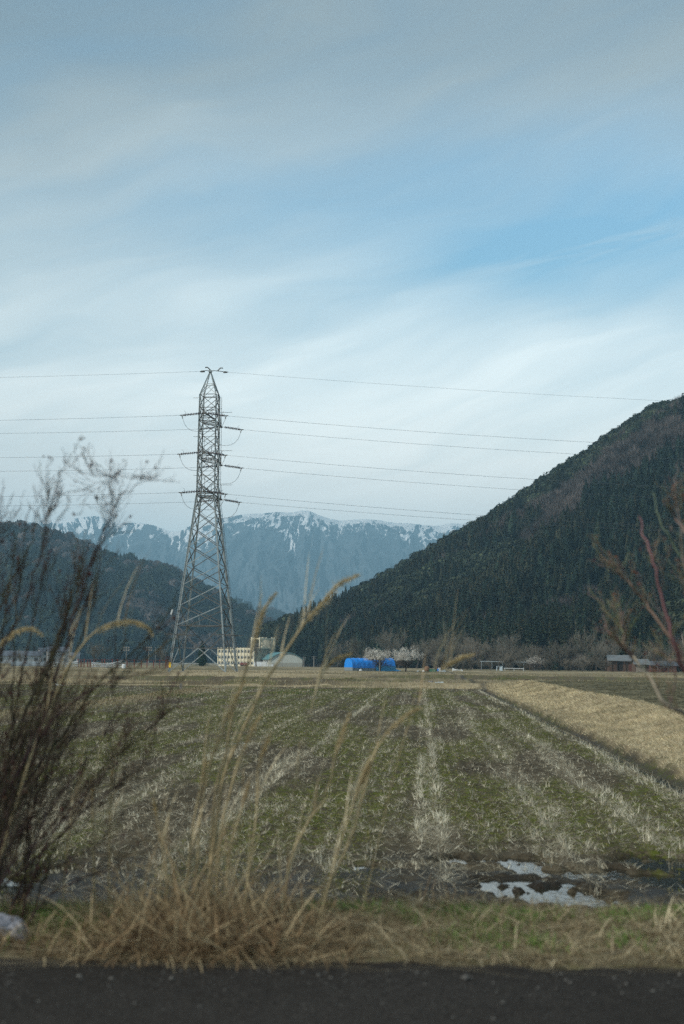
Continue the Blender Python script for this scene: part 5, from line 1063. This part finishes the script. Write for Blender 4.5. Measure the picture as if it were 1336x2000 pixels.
p_ = gp(858, 1311, 262); e = empty('bin', p_, 'white bin with a bright blue cover on its left side', 'bin'); mb = MB(); mb.box((0, 0, .4), (.5, .45, .75), .1, .9); mb.build('body', M_white, e); mb = MB(); mb.box((-.28, -.18, .3), (.28, .2, .42)); mb.build('cover', M_blue, e); mb = MB(); mb.box((0, 0, .8), (.56, .5, .08), .1); mb.build('lid', M_woodr, e)
p_ = gp(866, 1311, 262); mb = MB(); mb.box((0, 0, .18), (.7, .5, .35), .3, .8); o = mb.build('tub', M_whiteb, loc=p_); tag(o, 'low pale tub at the right of the white bin', 'tub')
for px, s_, lab in ((816, .2, 'white stone lying left of the straw stack'), (827, .26, 'larger white stone touching the straw stack'), (704, .3, 'pale round stone in front of the blue greenhouse')):
    p_ = gp(px, 1311, 255); mb = MB(); rnd = random.Random(px); mb.lathe((0, 0, -.03), [(s_ * .7, 0), (s_, s_ * .4), (s_ * .8, s_ * .9), (s_ * .3, s_ * 1.15)], 7); mb.v = [tuple(c * rnd.uniform(.85, 1.15) for c in v) for v in mb.v]; o = mb.build('stone', M_white, loc=p_); tag(o, lab, 'stone')
p_ = gp(895, 1311, 270); e = empty('cart', p_, 'overturned white frame lying right of the clutter in the far field', 'frame'); mb = MB(); mb.bar((-1.1, 0, .35), (.9, 0, .25), .13); mb.bar((-1.1, .5, .55), (-.2, .5, .3), .1); mb.bar((-1.1, 0, 0), (-.9, .5, .6), .08); mb.bar((.8, 0, 0), (.7, .3, .4), .08); mb.box((-.7, .2, .3), (.6, .5, .25), .2); mb.build('bar', M_white, e)
# concrete box on the end of the bank
p_ = G(1023, 1328, .55); p_.z = gz(p_.x, p_.y); e = empty('sluice_box', (p_.x, p_.y, p_.z), 'mossy dark concrete sluice box on the end of the bank', 'sluice box'); mb = MB()
w, dp, h_ = 1.25, .9, .42
for c_, dd_ in (((0, -dp / 2, h_ / 2), (w, .12, h_ + .1)), ((0, dp / 2, h_ / 2), (w, .12, h_ + .1)), ((-w / 2 + .06, 0, h_ / 2), (.12, dp - .13, h_ + .1)), ((w / 2 - .06, 0, h_ / 2), (.12, dp - .13, h_ + .1))): mb.box(c_, dd_)
mb.build('concrete_wall', mat('mossy_concrete', (.085, .075, .058), rough=.95, var=.4, scale=4), e); mb = MB(); mb.box((.2, -.1, h_ + .06), (.55, .6, .06), .2); mb.build('cover', M_wood, e)
# debris on the far bund
p_ = G(841, 1335, .2); p_.z = gz(p_.x, p_.y); rg = np.random.default_rng(2); mb = MB(); vv = [(x * .11 + rg.normal(0, .02), y_ * .05 + rg.normal(0, .03), .02 + z_ * .1 + rg.normal(0, .03)) for x in range(-2, 3) for z_ in range(0, 4) for y_ in (0,)]
mb.add(vv, [(i * 4 + j, i * 4 + j + 1, (i + 1) * 4 + j + 1, (i + 1) * 4 + j) for i in range(4) for j in range(3)]); mb.box((-.1, .02, .12), (.2, .12, .22), .3, .6); o = mb.build('plastic_sheet', M_plast, loc=p_); tag(o, 'crumpled white plastic left of the white pipe on the bund', 'plastic')
p_ = G(858, 1336, .15); p_.z = gz(p_.x, p_.y) + .16; mb = MB(); mb.tube([(-.38, 0, .0), (.38, .05, .04)], .085, 10); o = mb.build('pipe', M_whiteb, loc=p_); tag(o, 'short white pipe lying on the far bund', 'pipe')
p_ = G(353, 1347, .1); p_.z = gz(p_.x, p_.y); mb = MB(); mb.box((0, 0, .2), (.15, .15, .55), .2); mb.box((0, 0, .5), (.11, .11, .06), .2); o = mb.build('marker_post', M_conc, loc=p_); tag(o, 'short concrete marker post below the pylon', 'post')
p_ = G(629, 1334, .2); p_.z = gz(p_.x, p_.y); mb = MB(); mb.box((0, 0, .1), (.35, .3, .3), .4, .7); mb.box((-.05, 0, .3), (.18, .15, .2), .1, .7); o = mb.build('rock', M_conc, loc=p_); tag(o, 'dark broken block on the bund below the hall', 'block')
p_ = G(116, 1337, .1); p_.z = gz(p_.x, p_.y) + .05; mb = MB(); mb.tube([(-.3, 0, .05), (.3, 0, .0)], [.09, .05], 6); o = mb.build('bottle', M_white, loc=p_); tag(o, 'white plastic bottle lying in the far left grass', 'bottle')

# ------------------------------------------------------------------ foreground plants by the road
BARKS = [(.055, .047, .034), (.036, .030, .024), (.085, .074, .052), (.040, .027, .024)]
def catm(pts, k=6):
    pts = [Vector(p_) for p_ in pts]; P_ = [pts[0] * 2 - pts[1]] + pts + [pts[-1] * 2 - pts[-2]]; o_ = []
    for i in range(1, len(P_) - 2):
        for j in range(k):
            t = j / k; a_, b_, c_, d_ = P_[i - 1:i + 3]; o_.append(.5 * ((2 * b_) + (c_ - a_) * t + (2 * a_ - 5 * b_ + 4 * c_ - d_) * t * t + (3 * b_ - a_ - 3 * c_ + d_) * t ** 3))
    return o_ + [pts[-1]]
def shrub_stem(mb, buds, rnd, pts, r0, r1, side=1.0, lv=0, twigs=9, tl=.38, bud=.5, lean=Vector((.35, 0, .8))):
    pl_ = catm(pts) if lv == 0 else pts; n_ = len(pl_)
    pl_ = [p_ + Vector((rnd.gauss(0, .006), rnd.gauss(0, .006), rnd.gauss(0, .004))) for p_ in pl_]
    mb.cc = tuple(c * rnd.uniform(.75, 1.25) for c in BARKS[rnd.randint(0, 3)])
    mb.tube(pl_, [r0 + (r1 - r0) * i / (n_ - 1) for i in range(n_)], 6 if lv == 0 else 4)
    if lv >= 3: return
    for _ in range(twigs):
        i = rnd.randint(int(n_ * .15), max(int(n_ * .15) + 1, int(n_ * .80) - 1)); base = pl_[i]; d0 = (pl_[i + 1] - pl_[i]).normalized(); sd = Vector((rnd.gauss(0, 1), rnd.gauss(0, .8), rnd.gauss(0, .5))).normalized()
        dd = (d0 + sd * .5 * side + lean * .3).normalized(); L_ = tl * rnd.uniform(.35, 1.3) * (1.45 - 1.15 * i / n_); q_ = [base]; cur = base.copy()
        for k in range(4): dd = (dd + Vector((rnd.gauss(0, .07), rnd.gauss(0, .07), rnd.gauss(0, .06) + .05))).normalized(); cur = cur + dd * L_ / 4; q_.append(cur.copy())
        rb = (r0 + (r1 - r0) * i / n_) * .45; shrub_stem(mb, buds, rnd, q_, max(rb, .0016), max(rb * .35, .0011), side, lv + 1, max(2, int(twigs * .42)), tl * .6, bud, lean)
        if rnd.random() < bud: buds.append(q_[-1])
        if rnd.random() < bud * .6: buds.append(q_[rnd.randint(1, 3)])
def budmesh(buds, rnd, col, s0, s1):
    mb = MB()
    for p_ in buds:
        for _ in range(rnd.randint(1, 3)):
            s_ = rnd.uniform(s0, s1); c_ = p_ + Vector((rnd.gauss(0, s_), rnd.gauss(0, s_), rnd.gauss(0, s_))); mb.cc = tuple(c * rnd.uniform(.7, 1.3) for c in col)
            mb.add([c_ + Vector(v) * s_ for v in ((1, 0, 0), (0, 1, 0), (-1, 0, 0), (0, -1, 0), (0, 0, 1.2), (0, 0, -1.2))], [(0, 1, 4), (1, 2, 4), (2, 3, 4), (3, 0, 4), (1, 0, 5), (2, 1, 5), (3, 2, 5), (0, 3, 5)])
    return mb
rnd = random.Random(42)
def stems_obj(name, label, stems, base, bud_col, tw, tl, bud=.5, lean=Vector((.3, 0, .8)), s0=.005, s1=.010, barks=None):
    if barks: BARKS[:] = barks
    e = empty(name, base, label, 'shrub'); mb = MB(); buds = []
    for (Yd, r0, r1, pts) in stems:
        r0 *= 0.85 if name == 'bare_thicket' else 1.4; pts = [(x, y_ + 75 * k_ / (len(pts) - 1)) for k_, (x, y_) in enumerate(pts)] if name == 'bare_thicket' else pts
        shrub_stem(mb, buds, rnd, [P(x, y_, Yd + rnd.uniform(-.15, .15)) for x, y_ in pts], r0, r1, 1, 0, tw, tl, bud, lean)
    b_ = Vector(base); mb.v = [tuple(Vector(v) - b_) for v in mb.v]; mb.build('branches', M_twig, e, True)
    bm = budmesh(buds, rnd, bud_col, s0, s1); bm.v = [tuple(Vector(v) - b_) for v in bm.v]; bm.build('buds', M_twig, e); return e
S = [(8.1, .011, .002, [(-70, 1860), (0, 1560), (40, 1300), (78, 1100), (92, 940)]), (8.3, .012, .002, [(-40, 1850), (30, 1500), (95, 1260), (150, 1080), (170, 960)]), (8.0, .012, .002, [(-90, 1830), (20, 1560), (110, 1330), (180, 1130), (195, 1000)]),
     (8.2, .011, .002, [(-100, 1760), (0, 1610), (130, 1405), (250, 1270), (330, 1195), (385, 1140)]), (7.9, .010, .002, [(-60, 1790), (60, 1670), (170, 1550), (240, 1480), (300, 1425), (335, 1370)]), (8.4, .011, .002, [(-30, 1700), (90, 1470), (190, 1310), (265, 1225), (320, 1150), (350, 1080)]),
     (8.6, .009, .002, [(-10, 1800), (20, 1450), (28, 1200), (45, 1020), (52, 930)]), (8.2, .010, .002, [(-90, 1700), (-20, 1420), (5, 1200), (25, 1040), (28, 960)]), (7.8, .008, .0015, [(60, 1500), (120, 1270), (175, 1080), (215, 960), (238, 905), (262, 884)]),
     (7.8, .004, .0015, [(232, 918), (224, 890), (216, 864)]), (8.5, .009, .0018, [(-60, 1650), (60, 1400), (140, 1210), (190, 1060), (212, 985)]), (8.0, .008, .0015, [(0, 1560), (100, 1390), (200, 1300), (290, 1260), (330, 1240)]),
     (8.1, .008, .0014, [(20, 1450), (110, 1250), (160, 1120), (200, 1000), (268, 960)]), (8.3, .010, .002, [(-120, 1500), (-30, 1250), (10, 1120), (60, 1000), (78, 930)]), (8.7, .010, .002, [(-50, 1850), (40, 1620), (90, 1480), (150, 1360), (170, 1250)]),
     (7.7, .007, .0013, [(-10, 1300), (60, 1130), (96, 960), (112, 880), (120, 842)]), (8.0, .009, .0015, [(-60, 1380), (-20, 1150), (-5, 980), (8, 860)]), (8.4, .009, .002, [(-20, 1600), (70, 1320), (130, 1150), (150, 1000)]), (8.2, .007, .0014, [(80, 1640), (200, 1480), (300, 1380), (318, 1300), (312, 1250)])]
for j in range(48):
    x0 = rnd.uniform(-230, 60); x3 = x0 + rnd.uniform(60, 300); y3 = rnd.uniform(1080, 1460) + max(0, x3 - 150) * 1.1; k_ = rnd.uniform(.2, .5)
    S.append((rnd.uniform(7.7, 9.0), rnd.uniform(.004, .009), .0013, [(x0, rnd.uniform(1800, 1870)), (x0 + (x3 - x0) * k_ * .6, 1800 + (y3 - 1800) * .35), (x0 + (x3 - x0) * (k_ + .3), 1800 + (y3 - 1800) * .72), (x3, y3)]))
stems_obj('bare_thicket', 'dense bare thicket of grey brown stems with reddish buds at left', S, (-2.6, 8.2, .82), (.07, .035, .03), 8, .30, .05, Vector((.3, 0, .8)), .004, .009)
R_ = [(8.0, .012, .007, [(1450, 1490), (1390, 1420), (1336, 1392), (1300, 1373), (1266, 1320), (1236, 1282)]), (8.0, .007, .002, [(1236, 1282), (1205, 1255), (1188, 1225), (1178, 1200)]), (7.8, .010, .003, [(1400, 1400), (1350, 1330), (1313, 1250), (1292, 1155), (1266, 1072), (1248, 1009)]),
      (8.1, .008, .002, [(1345, 1300), (1298, 1228), (1256, 1173), (1225, 1134), (1212, 1122), (1210, 1092)]), (8.1, .004, .0015, [(1225, 1134), (1205, 1118), (1188, 1102)]), (7.9, .008, .002, [(1400, 1120), (1345, 1045), (1318, 1009), (1303, 968)]),
      (8.2, .006, .002, [(1240, 1290), (1219, 1262), (1219, 1236), (1227, 1190)]), (8.2, .005, .0015, [(1219, 1240), (1210, 1215), (1206, 1198)]), (8.0, .009, .002, [(1450, 1380), (1390, 1240), (1340, 1110), (1320, 960), (1325, 900)]),
      (7.9, .008, .002, [(1440, 1330), (1370, 1290), (1310, 1290), (1280, 1270)]), (8.3, .008, .002, [(1440, 1250), (1370, 1180), (1330, 1090), (1290, 1020), (1275, 960)])]
stems_obj('bare_branches', 'bare pale branches with faint reddish twigs reaching in at right edge', R_, (3.2, 8.1, .8), (.16, .075, .055), 6, .22, .12, Vector((-.25, 0, .8)), .003, .006, [(.23, .20, .14), (.18, .155, .11), (.15, .13, .10), (.15, .13, .095)])
# pampas stems, each a plant of its own
def pampas(Yd, pts, label, plume=.30, r=.0045, pw=.030, seed=0, col=(.36, .30, .18)):
    rg = np.random.default_rng(seed + 7); w = [P(x, y_, Yd) for x, y_ in pts]; base = Vector((w[0].x, w[0].y, gz(w[0].x, w[0].y) - .02)); w = [base] + w[1:]; pl_ = catm(w, 7)
    e = empty('pampas_stem', base, label, 'dry grass stem', 'dry grass stems rising from the verge')
    mb = MB(); mb.cc = col; n_ = len(pl_); mb.tube([p_ - base for p_ in pl_], [r * 1.25 * (1 - .5 * i / n_) for i in range(n_)], 5); mb.build('stem', M_blade, e)
    # sheathing blades along the stem
    arr = np.array([p_ - base for p_ in pl_]); i_ = rg.integers(1, int(n_ * .75), 13); N = len(i_)
    V_, q_, t_, k = blades(arr[i_], rg.uniform(.2, .5, N), rg.uniform(.006, .011, N), rg.normal(0.2, .9, N), rg.uniform(.05, .3, N), rg.uniform(.0, .7, N), 4, rg.uniform(0, 3, N))
    ob('blade', me_np('blade', V_, [q_, t_], [M_blade], col=np.repeat(pal(rg, N, GOLD[:3], [3, 2, 1]), k, 0)), e)
    if plume > 0:
        N = 420; seg = np.linalg.norm(np.diff(arr, axis=0), axis=1); cum = np.concatenate([[0], np.cumsum(seg)]); Lt = cum[-1]; s_ = Lt - plume * (1 - rg.random(N) ** .8); pos = np.stack([np.interp(s_, cum, arr[:, c]) for c in range(3)], 1)
        tan = arr[-1] - arr[-4]; tan /= np.linalg.norm(tan); dr = tan[None] * .8 + rg.normal(0, .42, (N, 3)); dr /= np.linalg.norm(dr, axis=1)[:, None]; taper = np.sin(np.clip((Lt - s_) / plume, .03, 1) * 2.6) ** .7
        ln = pw * rg.uniform(.8, 2.0, N) * (.4 + .6 * taper); tip = pos + dr * ln[:, None]; sd = np.cross(dr, rg.normal(0, 1, (N, 3))); sd /= np.linalg.norm(sd, axis=1)[:, None]; sw = .0017
        Vq = np.stack([pos - sd * sw * .5, (pos + tip) / 2 - sd * sw, tip, (pos + tip) / 2 + sd * sw], 1).reshape(-1, 3); cc = pal(rg, N, [(.46, .38, .22), (.36, .28, .14), (.50, .44, .30)], [3, 2, 1])
        ob('plume', me_np('plume', Vq, [np.arange(4 * N).reshape(-1, 4)], [M_blade], col=np.repeat(cc, 4, 0)), e)
PG = [(8.1, [(398, 1800), (426, 1583), (439, 1512), (464, 1450), (488, 1397), (519, 1332), (553, 1280), (597, 1215), (628, 1178), (659, 1143), (700, 1124)], 'tallest dry stem, bowing right with its plume against the blue mountain', .42, .0085, .030),
      (8.2, [(404, 1800), (420, 1560), (442, 1472), (451, 1410), (473, 1335), (495, 1261), (510, 1202), (522, 1180), (540, 1158)], 'second tallest dry stem, its plume ending above the school', .34, .007, .022),
      (8.0, [(385, 1800), (389, 1627), (408, 1503), (426, 1456), (455, 1380), (478, 1330)], 'dry stem left of the two tallest, ending below the school', .25, .006, .018),
      (8.0, [(420, 1790), (430, 1640), (452, 1540), (470, 1480), (492, 1430), (510, 1395)], 'dry stem ending in mid field just right of the two tallest', .22, .006, .018),
      (7.9, [(470, 1790), (488, 1689), (500, 1600), (504, 1503), (518, 1460), (530, 1432)], 'short thin dry stem with faint plume left of the green stubble rows', .2, .005, .016),
      (7.9, [(545, 1780), (565, 1690), (600, 1610), (643, 1534), (655, 1470), (683, 1396)], 'slanting dry stem leaning right over the stubble rows', .22, .0045, .018),
      (7.8, [(610, 1780), (653, 1689), (677, 1611), (700, 1550), (722, 1488)], 'short slanting dry stem right of the others with round tip', .14, .0045, .026),
      (8.3, [(600, 1790), (681, 1649), (705, 1570), (727, 1490), (745, 1445), (773, 1413), (800, 1392), (822, 1384)], 'golden plume bending right over the pale straw row', .26, .006, .020),
      (8.3, [(700, 1800), (745, 1620), (790, 1440), (838, 1335), (868, 1303), (895, 1287), (925, 1279)], 'bowed golden plume just below the debris at mid right', .22, .002, .022),
      (8.4, [(520, 1790), (570, 1560), (610, 1380), (634, 1312), (650, 1290), (685, 1277)], 'thin bowed plume beneath the blue greenhouse', .18, .002, .016),
      (8.1, [(186, 1790), (183, 1640), (180, 1545), (178, 1520)], 'upright pale stem at left, left one of a close pair', .1, .006, .012), (8.1, [(212, 1790), (214, 1640), (216, 1545), (222, 1500)], 'upright pale stem at left, right one of a close pair', .1, .006, .012),
      (7.9, [(-40, 1700), (60, 1480), (120, 1330), (160, 1262), (200, 1225), (250, 1212), (285, 1222), (298, 1240)], 'arching golden plume crossing the thicket', .36, .006, .024), (8.0, [(-90, 1700), (-60, 1420), (-20, 1290), (20, 1240), (55, 1226), (82, 1240)], 'arching golden plume at the left edge over the thicket', .3, .006, .022),
      (8.0, [(360, 1800), (372, 1650), (392, 1540), (404, 1480)], 'short pale stem left of the tall clump', .15, .006, .014), (8.0, [(440, 1800), (446, 1680), (470, 1590), (486, 1530)], 'short pale stem between the tall clump and the slanting stems', .12, .006, .014),
      (7.9, [(330, 1810), (322, 1700), (310, 1620), (300, 1560)], 'faint stem leaning left out of the brown clump', .1, .0045, .012),
      (8.1, [(120, 1790), (132, 1650), (150, 1560), (163, 1500)], 'slender stem between thicket and the pale pair', .1, .004, .012)]
for k, (Yd, pts, lab, pl_, r, pw) in enumerate(PG): pampas(Yd, pts, lab, pl_, r, pw, k)
# tangled brown clump
rg = np.random.default_rng(8)
def clump(name, label, px0, px1, N, hm, y0, y1, cols, wts, up=.85):
    a = G(px0, 1800, .82).x; c_ = G(px1, 1800, .82).x; cx = (a + c_) / 2; x = np.clip(rg.normal(cx, (c_ - a) * .27, N), a, c_); y = rg.uniform(y0, y1, N); z = ground_z(x, y); e_ = np.clip(1 - ((x - cx) / ((c_ - a) * .56)) ** 2, .15, 1)
    az_ = rg.uniform(0, 6.28, N); h = rg.uniform(.25, .7, N) * hm * (.45 + .55 * e_); lean = np.abs(rg.normal(up, .35, N)); curl = rg.uniform(.3, 2.2, N)
    base = Vector((cx, (y0 + y1) / 2, .8)); V_, q_, t_, k = blades(np.stack([x, y, z - .01], 1) - np.array(base)[None], h, rg.uniform(.0035, .0115, N), az_, lean, curl, 6, rg.uniform(0, 3.14, N))
    o = ob(name, me_np(name, V_, [q_, t_], [M_blade], col=np.repeat(pal(rg, N, cols, wts, .25), k, 0)), None, base); tag(o, label, 'dead grass', kind='stuff')
CB = [(.28, .20, .115), (.17, .115, .068), (.42, .34, .21), (.06, .042, .028)]
clump('dead_grass_clump', 'tangled mound of brown dead grass at the road edge', 150, 680, 9500, .74, 7.25, 8.35, CB, [4, 3, 4, 3], 1.0)
clump('dead_grass_tuft', 'smaller arching tuft of tan dead grass at right road edge', 1190, 1420, 1300, .42, 7.4, 8.3, GOLD[:4], [4, 3, 2, 1], .8)
clump('dead_grass_fringe', 'thin dry grass standing between the mound and the puddle', 600, 1330, 5200, .36, 7.3, 8.35, GOLD[:4], [4, 4, 3, 2], 1.15)
clump('dead_stalks', 'sparse upright dry stalks rising out of the brown mound', 170, 640, 380, 1.3, 7.4, 8.3, [(.32, .25, .15), (.25, .185, .11), (.42, .35, .22)], [4, 3, 2], .14)
clump('left_dead_grass', 'sparse dead grass under the bare thicket', -160, 200, 1500, .40, 7.4, 8.4, CB, [4, 3, 3, 3], .8)
# withered weed stalks at the puddle
e = empty('withered_weed', G(845, 1760, .8), 'small withered weed standing at the edge of the puddle', 'weed'); base = Vector(e.location); mb = MB(); mb.cc = (.20, .15, .10)
for pts in ([(822, 1775), (835, 1730), (842, 1708)], [(850, 1775), (845, 1735), (852, 1715)], [(880, 1775), (890, 1740), (886, 1722)], [(870, 1775), (876, 1745), (870, 1728)], [(905, 1772), (912, 1745), (906, 1735)]): mb.tube([P(x, y_, 8.9) - base for x, y_ in pts], [.006, .005, .003], 5)
mb.build('stalks', M_twig, e)
# crumpled plastic bag at the left edge
p_ = G(14, 1822, .84); rg = np.random.default_rng(4); mb = MB(); nn, mm = 14, 9
for i in range(mm):
    for j in range(nn):
        th_ = 2 * math.pi * j / nn; ph = math.pi * i / (mm - 1); k = rg.uniform(.72, 1.2); mb.v.append((math.cos(th_) * math.sin(ph) * .14 * k, math.sin(th_) * math.sin(ph) * .09 * k, .05 + math.cos(ph) * .055 * k)); mb.c.append((1, 1, 1))
mb.f = [(i * nn + j, i * nn + (j + 1) % nn, (i + 1) * nn + (j + 1) % nn, (i + 1) * nn + j) for i in range(mm - 1) for j in range(nn)]; mb.mi = [0] * len(mb.f)
o = mb.build('plastic_bag', M_plast, None, False, (p_.x, p_.y, gz(p_.x, p_.y) + .02)); tag(o, 'crumpled grimy white plastic bag in the left verge', 'bag'); o.rotation_euler = (0, .3, -.4)

# ------------------------------------------------------------------ haze
hm = bpy.data.materials.new('haze'); hm.use_nodes = True; hm.node_tree.nodes.clear(); q = NB(hm.node_tree); ou = q.n('ShaderNodeOutputMaterial'); pv = q.n('ShaderNodeVolumePrincipled')
pv.inputs['Color'].default_value = (0.42, 0.76, 1.0, 1); pv.inputs['Density'].default_value = 0.000185; pv.inputs['Anisotropy'].default_value = 0.1; q.l(pv.outputs[0], ou.inputs['Volume'])
mb = MB(); mb.box((0, 4500, 455), (20000, 12600, 922)); o = mb.build('haze', hm); tag(o, 'thin blue air haze filling the valley', kind='stuff')
bb = None
